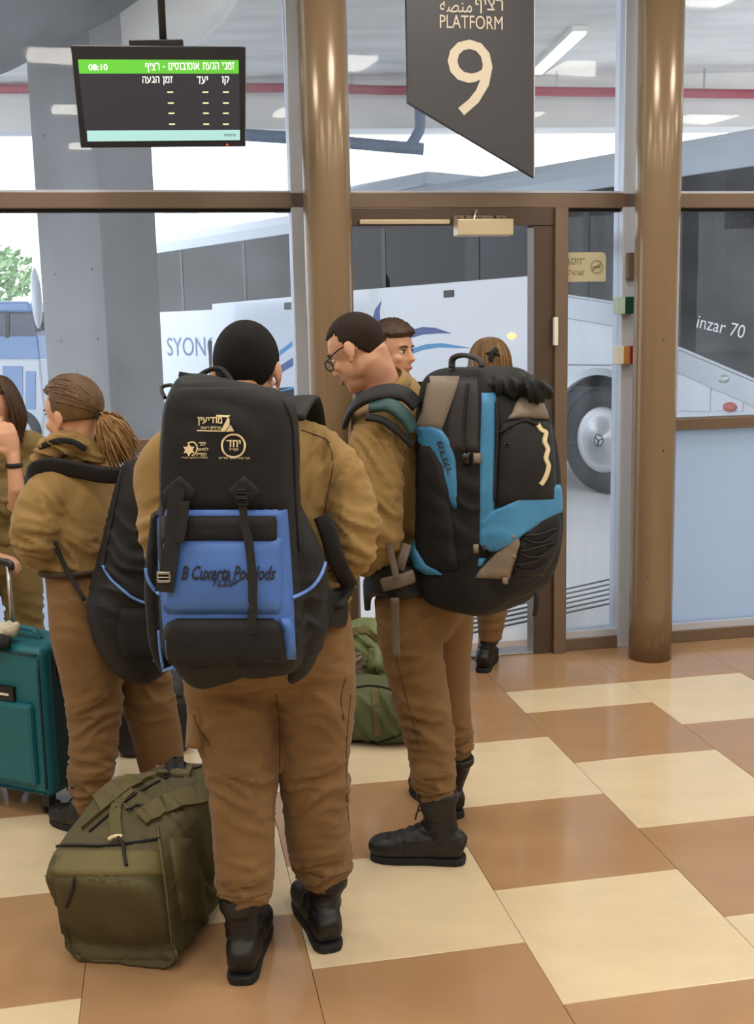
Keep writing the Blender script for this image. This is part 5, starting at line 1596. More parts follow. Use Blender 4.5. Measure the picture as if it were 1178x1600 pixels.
s2 = over([(381, 765), (384, 800), (392, 850), (397, 900), (398, 950), (398, 985)], 6, 'compression_strap', 'web_black', 0.031)
over([(295, 780), (294, 810), (288, 845)], 7, 'strap_tail', 'web_black', 0.037)
def buckle(x, y, w, h, off, name='buckle', mt='buckle'):
    p, n = K2.hit(x, y)
    p = p + n * off
    u = rM; z = FZ
    s = 2.45 / F_PX
    mm = MB()
    fr = (p, u, n, z)
    mm.box((-w * s, -0.004, -h * s), (w * s, 0.006, -h * s * 0.5), fr); mm.box((-w * s, -0.004, h * s * 0.5), (w * s, 0.006, h * s), fr)
    mm.box((-w * s, -0.004, -h * s), (-w * s * 0.75, 0.006, h * s), fr); mm.box((w * s * 0.75, -0.004, -h * s), (w * s, 0.006, h * s), fr)
    mm.box((-w * s, -0.002, -h * s * 0.12), (w * s, 0.005, h * s * 0.12), fr)
    return mm.build(name, mt, ru, bev=0.0015)
buckle(271, 899, 11, 9, 0.036, mt='steel'); buckle(382, 766, 10, 7, 0.036); buckle(383, 780, 10, 6, 0.036)
K.cord([(456, 934), (470, 928), (486, 918), (500, 900), (507, 880)], 0.0045, 'piping', 'piping_blue', ru, 0.002)
K.cord([(229, 888), (232, 905), (240, 920), (250, 928)], 0.0045, 'piping', 'piping_blue', ru, 0.002)
K.cord([(258, 1062), (250, 1020), (249, 985)], 0.004, 'piping', 'piping_blue', ru, 0.002)
K.cord([(440, 625), (455, 660), (459, 720), (462, 800), (468, 860)], 0.004, 'zip', 'web_black', ru, 0.002)
K.cord([(262, 612), (248, 650), (243, 720), (240, 790)], 0.004, 'zip', 'web_black', ru, 0.002)
KL = Skin(lid)
KL.text(heb('מודיעין'), 309, 651, 348, 665, 'logo_lettering', 'logo_cream', ru, 0.003, bold=0.03)
KL.text(heb('מכבים רעות'), 314, 667, 346, 671, 'logo_lettering', 'logo_cream', ru, 0.003)
KL.poly([(308, 672.3), (352, 672.3), (352, 674), (308, 674)], 'logo_line', 'logo_cream', ru)
KL.poly([(338, 648), (360, 650), (357, 653), (338, 651)], 'logo_emblem', 'logo_cream', ru)
KL.poly([(345, 673), (356, 653), (359, 655), (359, 665), (352, 673)], 'logo_emblem', 'logo_cream', ru)
KL.poly([(353, 674), (361, 664), (366, 673)], 'logo_emblem', 'logo_cream', ru)
ring = MB()
for k in range(36):
    a0, a1 = 2 * math.pi * k / 36, 2 * math.pi * (k + 1) / 36
    q = [(365 + r * math.cos(a), 696 + r * math.sin(a)) for a, r in ((a0, 16.5), (a0, 19.5), (a1, 19.5), (a1, 16.5))]
    ring.add([KL.pt(x, y, 0.003) for x, y in q], [(0, 1, 2, 3)])
ring.build('logo_ring', 'logo_cream', ru, fixn=False)
KL.text(heb('יחד'), 354, 687, 377, 699, 'logo_lettering', 'logo_cream', ru, 0.003, bold=0.03)
KL.text(heb('לחייל'), 358, 700, 373, 704, 'logo_lettering', 'logo_cream', ru, 0.003, bold=0.02)
KL.text(heb('אגף חברה ונוער מודיעין'), 342, 714, 391, 718, 'logo_lettering', 'logo_cream', ru, 0.003)
KL.text(heb('יחד'), 311, 691, 322, 697, 'logo_lettering', 'logo_cream', ru, 0.003, bold=0.02)
KL.text(heb('למען'), 309, 699, 326, 705, 'logo_lettering', 'logo_cream', ru, 0.003, bold=0.02)
KL.text(heb('החייל'), 306, 706, 323, 713, 'logo_lettering', 'logo_cream', ru, 0.003, bold=0.02)
KL.text(heb('האגודה למען החייל'), 284, 713, 325, 717, 'logo_lettering', 'logo_cream', ru, 0.003)
for r0 in (0, math.pi):
    KL.poly([(296 + 10 * math.sin(r0 + k * 2.0944), 703 - 10 * math.cos(r0 + k * 2.0944)) for k in range(3)], 'logo_star', 'logo_cream', ru, 0.003 + 0.0004 * r0)
KL.cord([(293, 693), (302, 691), (308, 697), (306, 708), (300, 712)], 0.0015, 'logo_emblem', 'logo_cream', ru, 0.002)
# shoulder straps, hip belt and top grab loop
def strap3(path, w, t, name, mt, parent, side=None):
    mm = MB()
    mm.tube(path, [(w, t)] * len(path), 12, side=side, sub=5, power=4)
    return mm.build(name, mt, parent, True)
for s in (-1, 1):
    x = -0.315 + s * 0.135
    strap3([V((x * 0.7 - 0.095 + s * 0.02, 2.68, 1.49)), V((x, 2.76, 1.525)), V((x + s * 0.01, 2.87, 1.515)), V((x + s * 0.015, 2.99, 1.44)), V((x + s * 0.02, 3.035, 1.30)), V((x + s * 0.05, 3.01, 1.14)), V((x + s * 0.09, 2.88, 1.06)), V((x + s * 0.06, 2.70, 1.02))], 0.034, 0.009, 'shoulder_strap', 'nylon_black', ru, V((1, 0, 0)))
strap3([at(503, 806, 2.70), at(512, 830, 2.69), at(528, 880, 2.70), at(546, 914, 2.77)], 0.022, 0.005, 'sternum_strap', 'web_black', ru, rM)
strap3([at(490, 945, 2.66), at(515, 950, 2.70), at(535, 952, 2.80), at(535, 950, 2.92)], 0.045, 0.012, 'hip_belt', 'nylon_black2', ru, FZ)
strap3([at(300, 606, 2.66), at(318, 583, 2.70), at(345, 577, 2.70), at(368, 606, 2.68)], 0.016, 0.006, 'grab_loop', 'nylon_black2', ru, V((0, 1, 0)))
strap3([at(322, 588, 2.69), at(300, 588, 2.68), at(280, 585, 2.66)], 0.007, 0.003, 'loose_strap', 'web_black', ru, FZ)
strap3([at(258, 622, 2.55), at(252, 606, 2.57), at(268, 602, 2.57), at(272, 612, 2.56)], 0.004, 0.004, 'zip_pull', 'buckle', ru)

# ------------------------------------------------------------------ blue, charcoal and taupe trekking pack
ph = math.radians(46)
ex = V((math.cos(ph), math.sin(ph), 0)); en = V((math.sin(ph), -math.cos(ph), 0))
cn = at(757, 790, 3.12); cn.z = 0
pc_ = cn + ex * 0.162 - en * 0.150
tp_ = thing('trekking_pack', V((pc_.x, pc_.y, 0.87)), 'large trekking pack with bright blue charcoal and taupe panels', 'backpack')
m = MB()
lv = [(1.578, 0.085, 0.07), (1.57, 0.115, 0.10), (1.545, 0.14, 0.128), (1.49, 0.155, 0.144), (1.40, 0.162, 0.150), (1.2, 0.165, 0.152), (1.0, 0.168, 0.155), (0.915, 0.165, 0.15), (0.868, 0.14, 0.12), (0.845, 0.09, 0.08)]
m.tube([V((pc_.x, pc_.y, z)) for z, a, b in lv], [(a, b) for z, a, b in lv], 44, side=ex, sub=3, power=4.5)
fv = [(1.53, 0.06, 0.03), (1.505, 0.10, 0.06), (1.45, 0.125, 0.085), (1.35, 0.14, 0.11), (1.22, 0.15, 0.125), (1.1, 0.152, 0.13), (1.0, 0.145, 0.115), (0.93, 0.12, 0.085), (0.90, 0.08, 0.05)]
fc = pc_ + en * 0.108 + ex * 0.012
m.tube([V((fc.x, fc.y, z)) for z, a, b in fv], [(a, b) for z, a, b in fv], 36, side=ex, sub=3, power=3.2)
tb = soft(m, tp_, 'body', 'nylon_black2', 0.007, 2, [(at(700, 800, 3.2), 0.15, 0.005, (0.4, 0, 1), 20), (at(820, 900, 3.1), 0.12, 0.004, (0, 0, 1), 22)], 0.002)
K = Skin(tb)
K.patch([(588, 664, 718), (600, 668, 716), (640, 660, 702), (672, 648, 690)], 'taupe_panel', 'nylon_taupe', tp_, 0.005, 8)
K.patch([(590, 718, 745), (620, 710, 748), (660, 700, 748), (705, 700, 748)], 'side_panel', 'nylon_charcoal', tp_, 0.004, 8)
K.patch([(664, 652, 672), (672, 650, 690), (690, 648, 704), (720, 682, 712), (760, 696, 714), (795, 708, 713)], 'blue_side_panel', 'nylon_sky', tp_, 0.006, 8)
K.patch([(696, 658, 676), (730, 655, 694), (780, 654, 706), (840, 650, 710), (890, 648, 716)], 'side_pocket', 'nylon_black2', tp_, 0.014, 10, puff=0.6)
K.patch([(844, 640, 646), (860, 643, 660), (885, 648, 676), (898, 668, 692)], 'blue_corner', 'nylon_sky', tp_, 0.022, 6)
K.patch([(614, 752, 776), (630, 752, 774), (700, 750, 773), (790, 750, 772), (850, 749, 772)], 'blue_strip', 'nylon_sky', tp_, 0.007, 6)
K.patch([(757, 845, 874), (770, 818, 876), (790, 788, 878), (800, 764, 877), (815, 750, 848), (835, 749, 818), (850, 750, 796), (862, 756, 776)], 'blue_sash', 'nylon_sky', tp_, 0.012, 14, 5)
K.patch([(872, 748, 760), (885, 746, 752)], 'blue_sash_tip', 'nylon_sky', tp_, 0.006, 5, 4)
K.patch([(838, 800, 810), (850, 790, 812), (870, 770, 806), (890, 750, 800), (903, 742, 796)], 'taupe_pocket', 'nylon_taupe', tp_, 0.010, 8, 6)
KBk = Skin(K.patch([(800, 850, 872), (820, 826, 876), (850, 812, 872), (880, 806, 860), (900, 800, 846)], 'bungee_pocket', 'nylon_black', tp_, 0.010, 10, 6, puff=0.5))
KF = Skin(K.patch([(658, 790, 850), (664, 782, 860), (720, 778, 866), (780, 776, 868), (792, 776, 812)], 'front_pocket', 'nylon_black', tp_, 0.012, 12, 8, puff=0.8))
K.patch([(620, 812, 838), (630, 806, 848), (645, 800, 854), (655, 792, 856)], 'taupe_flap', 'nylon_taupe', tp_, 0.012, 10, 5, puff=0.4)
KF.cord([(782, 676), (800, 664), (830, 656), (858, 652)], 0.005, 'zip', 'web_black', tp_, 0.004)
lg = [(838, 662), (845, 672), (852, 676), (850, 690), (855, 702), (852, 716), (856, 728), (853, 742), (848, 752), (844, 757)]
KF.ribbon(lg, 2.8, 'reflective_logo', 'logo_cream', tp_, 0.004)
K.cord([(732, 600), (728, 640), (726, 680), (727, 706)], 0.005, 'zip', 'web_black', tp_, 0.006)
K.cord([(776, 630), (778, 680), (776, 730), (774, 780)], 0.005, 'zip', 'web_black', tp_, 0.004)
K.text(heb('מדולר'), 0, 0, 1, 1, 'side_lettering', 'nylon_charcoal', tp_, 0.011, fnx=lambda u, v: (683 + 22 * (1 - u) * 0.8 + 11 * v, 690 + 54 * (1 - u) - 2 * v), bold=0.02)
for y0, x0, x1 in ((840, 818, 866), (862, 812, 862), (884, 804, 850)):
    KBk.cord([(x0, y0), (x0 + 12, y0 + 7), ((x0 + x1) / 2 + 6, y0 + 6), (x1, y0 - 8), (x1 - 2, y0 - 14), ((x0 + x1) / 2, y0 - 6), (x0, y0 - 2)], 0.0028, 'bungee_cord', 'web_black', tp_, 0.006)
for x, y in ((802, 838), (802, 868), (790, 905)):
    K.patch([(y - 4, x - 5, x + 4), (y + 4, x - 5, x + 4)], 'cord_tab', 'nylon_taupe', tp_, 0.02, 4, 4)
K.patch([(706, 724, 736), (716, 724, 736), (726, 724, 736)], 'side_buckle', 'buckle', tp_, 0.018, 5, 4)
K.patch([(708, 740, 752), (724, 740, 752)], 'buckle_tab', 'nylon_taupe', tp_, 0.012, 5, 4)
K.patch([(850, 740, 748), (864, 740, 748)], 'buckle_tab', 'nylon_taupe', tp_, 0.012, 5, 4)
K.patch([(850, 752, 766), (868, 752, 766)], 'side_buckle', 'buckle', tp_, 0.020, 5, 4)
for x, y in ((788, 676), (792, 700)):
    KF.cord([(x - 3, y), (x - 3, y - 6), (x + 3, y - 6), (x + 3, y)], 0.002, 'zip_pull', 'buckle', tp_, 0.004)
KF.patch([(798, 838, 846), (801, 838, 846)], 'cream_tab', 'logo_cream', tp_, 0.012, 4, 3)
# lower sack, hem straps, handle, bundle
strap3([at(706, 575, 3.27), at(708, 560, 3.27), at(725, 555, 3.24), at(748, 562, 3.21), at(753, 573, 3.20)], 0.011, 0.007, 'carry_handle', 'nylon_charcoal', tp_)
jb = MB()
for x, y, r in ((790, 606, 0.035), (808, 601, 0.036), (828, 606, 0.038), (846, 612, 0.030), (770, 600, 0.03)):
    jb.ell(at(x, y, 3.20), (r * 1.3, r * 1.1, r * 0.75))
jb.tube([at(760, 606, 3.22), at(800, 606, 3.22), at(850, 616, 3.20)], [0.03, 0.04, 0.025], 12, sub=2)
soft(jb, tp_, 'stuffed_hood', 'nylon_black', 0.006, 2, [(at(810, 604, 3.16), 0.12, 0.008, (1, 0, 0.3), 40)])
# padded shoulder strap over the near shoulder, far strap, hip belt with pads
ss = [at(652, 640, 3.30), at(632, 622, 3.30), at(604, 618, 3.29), at(574, 626, 3.29), at(552, 642, 3.34), at(541, 664, 3.42)]
o_ = strap3([p + V((0, -0.012, 0.012)) for p in ss], 0.029, 0.010, 'shoulder_strap', 'nylon_black', tp_, V((-0.2, -0.75, -0.6)))
strap3([at(578, 634, 3.262), at(606, 632, 3.25), at(630, 648, 3.245), at(646, 672, 3.25)], 0.026, 0.012, 'strap_pad', 'teal_strap', tp_, V((-0.2, -0.75, -0.6)))
strap3([at(572, 652, 3.24), at(596, 656, 3.23), at(622, 674, 3.23), at(644, 696, 3.24)], 0.012, 0.008, 'strap_edge', 'web_black', tp_, V((-0.2, -0.75, -0.6)))
strap3([at(622, 622, 3.70), at(600, 622, 3.74), at(575, 650, 3.74), at(560, 720, 3.72)], 0.03, 0.010, 'shoulder_strap', 'nylon_black', tp_, V((0.2, 0.75, 0.6)))
hbm = MB()
hbm.tube([at(655, 905, 3.32), at(625, 912, 3.28), at(596, 908, 3.30), at(576, 918, 3.40), at(574, 950, 3.46)], [(0.048, 0.016), (0.05, 0.018), (0.045, 0.016), (0.035, 0.014), (0.012, 0.01)], 14, side=FZ, sub=5, power=4)
hbm.build('hip_belt', 'nylon_black', tp_, True)
strap3([at(646, 900, 3.262), at(622, 908, 3.245), at(598, 914, 3.262)], 0.020, 0.010, 'belt_pad', 'strap_taupe', tp_, FZ)
strap3([at(603, 830, 3.22), at(612, 870, 3.22), at(620, 905, 3.22)], 0.010, 0.003, 'load_strap', 'strap_taupe', tp_, V((1, 0, 0)))
strap3([at(636, 850, 3.26), at(624, 890, 3.24)], 0.014, 0.003, 'load_strap', 'strap_taupe', tp_, V((1, 0, 0)))
strap3([at(617, 935, 3.23), at(617, 980, 3.265), at(619, 1026, 3.275)], 0.013, 0.004, 'belt_tail', 'strap_taupe', tp_, V((1, 0, 0)))
strap3([at(838, 925, 3.10), at(838, 942, 3.10), at(835, 962, 3.11)], 0.006, 0.004, 'loose_strap', 'web_black', tp_, V((1, 0, 0)))

# ------------------------------------------------------------------ woman's black pack with blue piping
gp = thing('daypack', at(210, 1057, 3.56), 'black backpack with pale blue piping hanging behind the ponytailed woman', 'backpack')
m = MB()
sd = V((math.cos(0.6), math.sin(0.6), 0))
rows = [(713, 206, 230, 0.03), (722, 196, 246, 0.06), (760, 185, 262, 0.085), (830, 169, 270, 0.10), (900, 154, 276, 0.11), (945, 140, 280, 0.115), (985, 150, 282, 0.115), (1020, 172, 282, 0.105), (1043, 200, 280, 0.085), (1056, 228, 270, 0.04)]
m.tube([(at(a, y, 3.58) + at(b, y, 3.58)) / 2 for y, a, b, d in rows], [((at(b, y, 3.58).x - at(a, y, 3.58).x) / 2 * 1.02, d) for y, a, b, d in rows], 36, side=sd, sub=3, power=3.0)
gb = soft(m, gp, 'body', 'nylon_black', 0.008, 2, [(at(200, 900, 3.5), 0.18, 0.006, (0.4, 0, 1), 20)], 0.002)
K = Skin(gb)
K.cord([(161, 884), (175, 906), (196, 926), (216, 938), (238, 945)], 0.0045, 'piping', 'piping_blue', gp, 0.002)
K.cord([(190, 735), (180, 790), (168, 850), (162, 884)], 0.004, 'seam', 'web_black', gp, 0.002)
K.patch([(950, 190, 235), (990, 180, 245), (1030, 195, 250)], 'lower_pocket', 'nylon_black2', gp, 0.012, 8, puff=0.5)
K.patch([(985, 240, 248), (1034, 238, 246)], 'blue_tab', 'nylon_blue', gp, 0.014, 4)
strap3([at(85, 848, 3.615), at(104, 890, 3.61), at(132, 938, 3.56)], 0.008, 0.003, 'strap_tail', 'web_black', gp, V((1, 0, 0)))
strap3([at(196, 742, 3.66), at(160, 742, 3.655), at(115, 733, 3.645), at(78, 728, 3.64), at(54, 738, 3.66), at(46, 765, 3.72)], 0.030, 0.008, 'shoulder_strap', 'nylon_black', gp, V((0.1, -0.4, 1)))
hd = thing('rolled_jacket', at(100, 706, 3.70), 'rolled khaki and black jacket collar bundled round the ponytailed womans neck', 'jacket')
m = MB(); m.tube([at(60, 722, 3.72), at(76, 702, 3.70), at(104, 692, 3.69), at(136, 700, 3.70), at(160, 722, 3.72)], [0.03, 0.036, 0.038, 0.036, 0.028], 14, sub=4)
soft(m, hd, 'roll', 'khaki_shirt', 0.006, 2, [(at(100, 700, 3.66), 0.14, 0.008, (0.3, 0, 1), 40)])
strap3([at(62, 700, 3.68), at(84, 690, 3.655), at(112, 690, 3.645), at(134, 702, 3.655)], 0.010, 0.005, 'black_edge', 'nylon_black2', hd, FZ)

# ------------------------------------------------------------------ olive duffel in front
du = thing('duffel_bag', V((-0.68, 3.1, 0)), 'large olive canvas duffel bag beside the boots of the rucksack man', 'duffel bag')
dA = V((-0.735, 2.735, 0)); da = V((0.20, 0.98, 0)).normalized(); dsd = V((da.y, -da.x, 0))
m = MB()
sec = [(0.00, 0.165, 0.150, 0.160), (0.012, 0.170, 0.163, 0.170), (0.06, 0.176, 0.168, 0.177), (0.2, 0.184, 0.174, 0.186), (0.35, 0.184, 0.176, 0.186), (0.5, 0.178, 0.172, 0.18), (0.62, 0.17, 0.166, 0.172), (0.685, 0.165, 0.154, 0.164), (0.70, 0.155, 0.142, 0.15)]
m.tube([dA + da * (t + 0.02) + FZ * (z + 0.002) for t, z, a, b in sec], [(a, b) for t, z, a, b in sec], 44, side=dsd, sub=3, power=7)
for v in range(len(m.v)):                      # the end panel leans back and the top sags a little
    x, y, z = m.v[v]
    t = (V((x, y, 0)) - dA).dot(da)
    k = max(0.0, 1 - t / 0.5)
    m.v[v] = tuple(V((x, y, z)) + da * (0.07 * k * (z / 0.33)) + FZ * (-0.012 * (z / 0.33) * math.cos(t * 9)) - dsd * (0.03 * k * (z / 0.33)))
db = soft(m, du, 'body', 'olive', 0.008, 2, [(at(200, 1420, 2.8), 0.16, 0.007, (0.7, 0, 0.8), 16), (at(300, 1380, 3.0), 0.16, 0.009, (0.2, 0.9, 0.4), 18), (at(250, 1250, 3.1), 0.2, 0.010, (0.6, 0.6, 0.3), 18)], 0.003)
K = Skin(db)
K.patch([(1328, 72, 250), (1334, 73, 252), (1362, 78, 256), (1368, 80, 257)], 'end_pocket_flap', 'olive_light', du, 0.008, 14, 5)
K.patch([(1372, 84, 256), (1430, 92, 262), (1500, 100, 272)], 'end_pocket', 'olive', du, 0.006, 14, 10, puff=0.8)
K.cord([(69, 1330), (76, 1400), (84, 1460), (92, 1510)], 0.004, 'piping', 'olive_web', du, 0.003)
K.cord([(246, 1292), (254, 1360), (264, 1440), (278, 1508)], 0.004, 'piping', 'olive_web', du, 0.003)
K.cord([(70, 1326), (110, 1322), (170, 1322), (250, 1312)], 0.004, 'zip', 'web_black', du, 0.004)
K.cord([(186, 1312), (194, 1325), (196, 1340), (199, 1356)], 0.005, 'zip_pull', 'web_black', du, 0.012)
K.cord([(170, 1318), (182, 1312), (192, 1313)], 0.006, 'zip_toggle', 'logo_cream', du, 0.012)
K.cord([(118, 1372), (116, 1386), (110, 1402), (106, 1414)], 0.004, 'zip_pull', 'web_black', du, 0.010)
K.ribbon([(183, 1308), (180, 1280), (186, 1252), (205, 1232)], 9, 'end_handle', 'olive_web', du, 0.008)
K.ribbon([(120, 1288), (150, 1262), (190, 1230), (225, 1208), (262, 1194), (300, 1186)], 13, 'carry_strap', 'olive_web', du, 0.012)
K.ribbon([(222, 1280), (252, 1262), (290, 1248), (328, 1240)], 13, 'carry_strap', 'olive_web', du, 0.012)
K.cord([(200, 1266), (222, 1260), (240, 1262)], 0.004, 'zip_pull', 'web_black', du, 0.008)
K.cord([(140, 1300), (200, 1250), (262, 1215), (318, 1198)], 0.004, 'zip', 'web_black', du, 0.003)
K.patch([(1186, 256, 290), (1202, 258, 296)], 'strap_buckle', 'web_black', du, 0.018, 6, 5)
K.patch([(1310, 264, 300), (1380, 274, 318), (1440, 284, 322)], 'side_pocket', 'olive', du, 0.010, 8, 8, puff=0.5)

# ------------------------------------------------------------------ grey green kit bag and camouflage pack beyond
kb = thing('kit_bag', V((0.0, 4.48, 0)), 'round ended grey green kit bag lying behind the tall mans legs', 'kit bag')
m = MB()
kc = [(-0.24, 0.09, 0.07), (-0.225, 0.115, 0.105), (-0.1, 0.13, 0.128), (0.08, 0.13, 0.128), (0.19, 0.115, 0.112), (0.225, 0.10, 0.08), (0.235, 0.09, 0.05)]
m.tube([V((-0.02 + t, 4.50 - t * 0.15, z)) for t, z, r in kc], [(r * 1.02, r) for t, z, r in kc], 32, side=(0, 1, 0), sub=3, power=2.8)
kbo = soft(m, kb, 'body', 'green_canvas', 0.008, 2, [(V((0, 4.38, 0.12)), 0.2, 0.006, (0.8, 0, 0.5), 18)], 0.003)
K = Skin(kbo)
K.cord([(548, 1076), (580, 1072), (610, 1078), (632, 1096)], 0.004, 'zip', 'web_black', kb, 0.003)
K.cord([(546, 1160), (590, 1160), (630, 1146)], 0.005, 'base_piping', 'web_black', kb, 0.003)
K.ribbon([(586, 1076), (588, 1110), (590, 1150)], 6, 'carry_strap', 'olive_web', kb, 0.005)
ck = thing('camouflage_pack', V((-0.06, 4.80, 0)), 'pale green camouflage pack with grey strap standing behind the kit bag', 'backpack')
m = MB()
m.tube([at(574, y, 4.80) for y in (1085, 1060, 1020, 990, 976, 968)] + [], [(0.10, 0.08), (0.115, 0.1), (0.115, 0.1), (0.10, 0.09), (0.08, 0.07), (0.04, 0.04)], 24, side=(1, 0, 0), sub=3, power=3)
m.tube([V((at(574, 1085, 4.80).x, 4.80, 0.03)), at(574, 1100, 4.80), at(574, 1070, 4.80)], [(0.10, 0.09), (0.115, 0.1), (0.115, 0.1)], 24, side=(1, 0, 0), power=3)
cko = soft(m, ck, 'body', 'camo', 0.009, 1, [(at(574, 1020, 4.62), 0.16, 0.012, (0.6, 0, 0.7), 26)], 0.006)
K = Skin(cko)
K.ribbon([(560, 1020), (562, 1045), (564, 1072)], 5, 'grey_strap', 'nylon_taupe', ck, 0.008)
K.ribbon([(548, 990), (570, 985), (590, 1000)], 5, 'top_strap', 'olive_web', ck, 0.010)
K.patch([(1012, 576, 598), (1050, 574, 600)], 'pouch', 'camo', ck, 0.02, 6, puff=0.5)

# ------------------------------------------------------------------ black equipment bag between the woman's legs
eb_ = thing('equipment_bag', on_z(232, 1188) + V((0, 0.12, 0)), 'dark equipment bag with white tag standing behind the ponytailed womans legs', 'bag')
oc = on_z(232, 1188) + V((0, 0.14, 0))
m = MB()
m.tube([oc + FZ * z for z in (0.0, 0.02, 0.10, 0.22, 0.30, 0.325)], [(0.13, 0.10), (0.145, 0.115), (0.15, 0.12), (0.145, 0.115), (0.12, 0.09), (0.06, 0.05)], 28, side=(1, 0.1, 0), sub=3, power=4)
ebo = soft(m, eb_, 'body', 'nylon_charcoal', 0.008, 2, None, 0.003)
K = Skin(ebo)
K.patch([(1118, 204, 222), (1132, 204, 222)], 'white_tag', 'white', eb_, 0.006, 5, 4)
K.patch([(1096, 186, 210), (1110, 186, 210)], 'mesh_panel', 'silver', eb_, 0.004, 5, 4)
K.cord([(180, 1086), (230, 1082), (284, 1088)], 0.005, 'zip', 'web_black', eb_, 0.003)
K.ribbon([(282, 1100), (286, 1130), (287, 1160)], 5, 'carry_strap', 'web_black', eb_, 0.006)

# ------------------------------------------------------------------ teal suitcase with plush toy
sc0 = on_z(80, 1282)                                     # nearest lower corner
su = V((-0.90, 0.43, 0)).normalized(); sv = V((0.43, 0.90, 0)).normalized()
cs_ = thing('suitcase', V((sc0.x + su.x * 0.2, sc0.y + su.y * 0.2, 0)), 'teal fabric suitcase on castors beside the ponytailed woman', 'suitcase')
o = V((sc0.x, sc0.y, 0.0))
W_, T_, H0, H1 = 0.40, 0.24, 0.075, 0.625
bm_ = MB()
bm_.box((0, 0, H0), (W_, T_, H1), (o, su, sv, FZ))
bd = bm_.build('body', 'teal_case', cs_, bev=0.03)
bd.modifiers['bevel'].segments = 5
gs_ = MB()
gs_.box((-0.006, 0.045, H0 + 0.03), (0.008, T_ - 0.03, H1 - 0.03), (o, su, sv, FZ))
gs_.build('gusset', 'teal_dark', cs_, bev=0.012)
fpn = MB(); fpn.box((0.04, -0.022, H0 + 0.05), (W_ - 0.03, 0.01, H1 - 0.20), (o, su, sv, FZ)); fpn.build('front_pocket', 'teal_case', cs_, bev=0.015)
lp2 = MB(); lp2.box((0.12, -0.014, H1 - 0.20), (W_ - 0.06, 0.006, H1 - 0.145), (o, su, sv, FZ)); lpo = lp2.build('label_plate', 'black_plastic', cs_, bev=0.004)
MB().box((0.14, -0.017, H1 - 0.178), (W_ - 0.08, -0.012, H1 - 0.170), (o, su, sv, FZ)).build('label_line', 'white', lpo)
for a, z in ((0.015, H1 - 0.02), (0.015, H0 + 0.02)):
    pth = [o + su * (a + (W_ - 0.03) * k / 8) + sv * -0.003 + FZ * z for k in range(9)]
    MB().tube(pth, 0.005, 8).build('piping', 'teal_dark', cs_, True)
MB().tube([o + su * 0.012 + sv * 0.0 + FZ * (H0 + 0.04 + (H1 - H0 - 0.08) * k / 8) for k in range(9)], 0.005, 8).build('piping', 'teal_dark', cs_, True)
MB().tube([o + su * 0.1 + sv * 0.12 + FZ * (H1 - 0.004), o + su * 0.13 + sv * 0.12 + FZ * (H1 + 0.03), o + su * 0.25 + sv * 0.12 + FZ * (H1 + 0.03), o + su * 0.28 + sv * 0.12 + FZ * (H1 - 0.004)], [(0.016, 0.008)] * 4, 10, side=sv, sub=4).build('top_handle', 'teal_case', cs_, True)
MB().box((-0.012, 0.06, H1 - 0.12), (0.0, 0.12, H1 - 0.02), (o, su, sv, FZ)).build('side_handle', 'black_plastic', cs_, bev=0.005)
hx = at(20, 985, 3.95)
for d_ in (0.0, 0.17):
    b_ = V((hx.x, hx.y, H1 - 0.02)) + su * d_
    MB().tube([b_, b_ + FZ * 0.28], 0.008, 12).build('telescopic_tube', 'steel', cs_, True)
MB().tube([V((hx.x, hx.y, H1 + 0.25)) - su * 0.012, V((hx.x, hx.y, H1 + 0.27)), V((hx.x, hx.y, H1 + 0.272)) + su * 0.17, V((hx.x, hx.y, H1 + 0.25)) + su * 0.182], [(0.012, 0.015)] * 4, 12, sub=3).build('pull_grip', 'black_plastic', cs_, True)
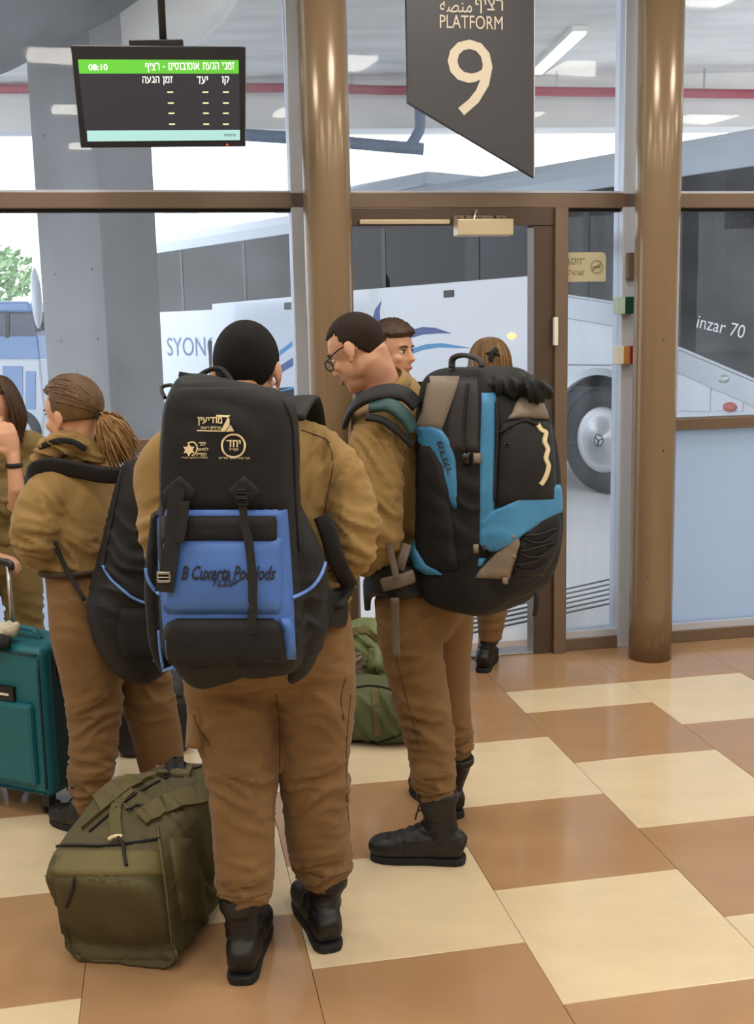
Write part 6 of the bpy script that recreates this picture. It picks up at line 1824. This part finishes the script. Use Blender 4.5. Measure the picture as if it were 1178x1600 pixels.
for a, b in ((0.04, 0.04), (W_ - 0.04, 0.04), (0.04, T_ - 0.04), (W_ - 0.04, T_ - 0.04)):
    q = o + su * a + sv * b
    fk = MB(); fk.box((-0.018, -0.02, 0.035), (0.018, 0.02, H0 + 0.01), (q, su, sv, FZ)); fo = fk.build('castor', 'black_plastic', cs_, bev=0.005)
    for s in (-1, 1):
        MB().disc(q + sv * 0.01 + su * (0.016 * s) + FZ * 0.027, su, 0.027, 0.014, 20).build('castor_wheel', 'black_rubber', fo)
pt0 = at(18, 990, 3.93)
toy = thing('plush_toy', V((pt0.x, pt0.y, H1)), 'small cream plush toy lying on the teal suitcase', 'toy')
m = MB()
zz = H1
m.ell(V((pt0.x - 0.03, pt0.y - 0.06, zz + 0.035)), (0.05, 0.045, 0.038)); m.ell(V((pt0.x + 0.02, pt0.y - 0.07, zz + 0.045)), (0.03, 0.03, 0.028)); m.ell(V((pt0.x + 0.045, pt0.y - 0.075, zz + 0.06)), (0.012, 0.012, 0.018)); m.ell(V((pt0.x + 0.02, pt0.y - 0.075, zz + 0.07)), (0.010, 0.010, 0.014))
m.ell(V((pt0.x - 0.06, pt0.y - 0.07, zz + 0.016)), (0.02, 0.03, 0.016)); m.ell(V((pt0.x - 0.01, pt0.y - 0.10, zz + 0.014)), (0.016, 0.025, 0.014))
soft(m, toy, 'body', 'plush', 0.005, 1, None, 0.003)
bp = thing('black_pouch', V((pt0.x - 0.04, pt0.y - 0.13, H1 - 0.02)), 'small black soft pouch on top of the teal suitcase', 'pouch')
m = MB(); m.tube([V((pt0.x - 0.12, pt0.y - 0.11, zz + 0.018)), V((pt0.x - 0.02, pt0.y - 0.125, zz + 0.02)), V((pt0.x + 0.035, pt0.y - 0.12, zz + 0.014))], [(0.03, 0.018), (0.034, 0.022), (0.02, 0.012)], 14, sub=3)
bpo = soft(m, bp, 'body', 'nylon_black', 0.005, 1, None, 0.003)
MB().tube([V((pt0.x - 0.10, pt0.y - 0.125, zz + 0.034)), V((pt0.x - 0.04, pt0.y - 0.138, zz + 0.038)), V((pt0.x + 0.02, pt0.y - 0.13, zz + 0.03))], 0.003, 6, sub=3).build('zip', 'web_black', bp, True)
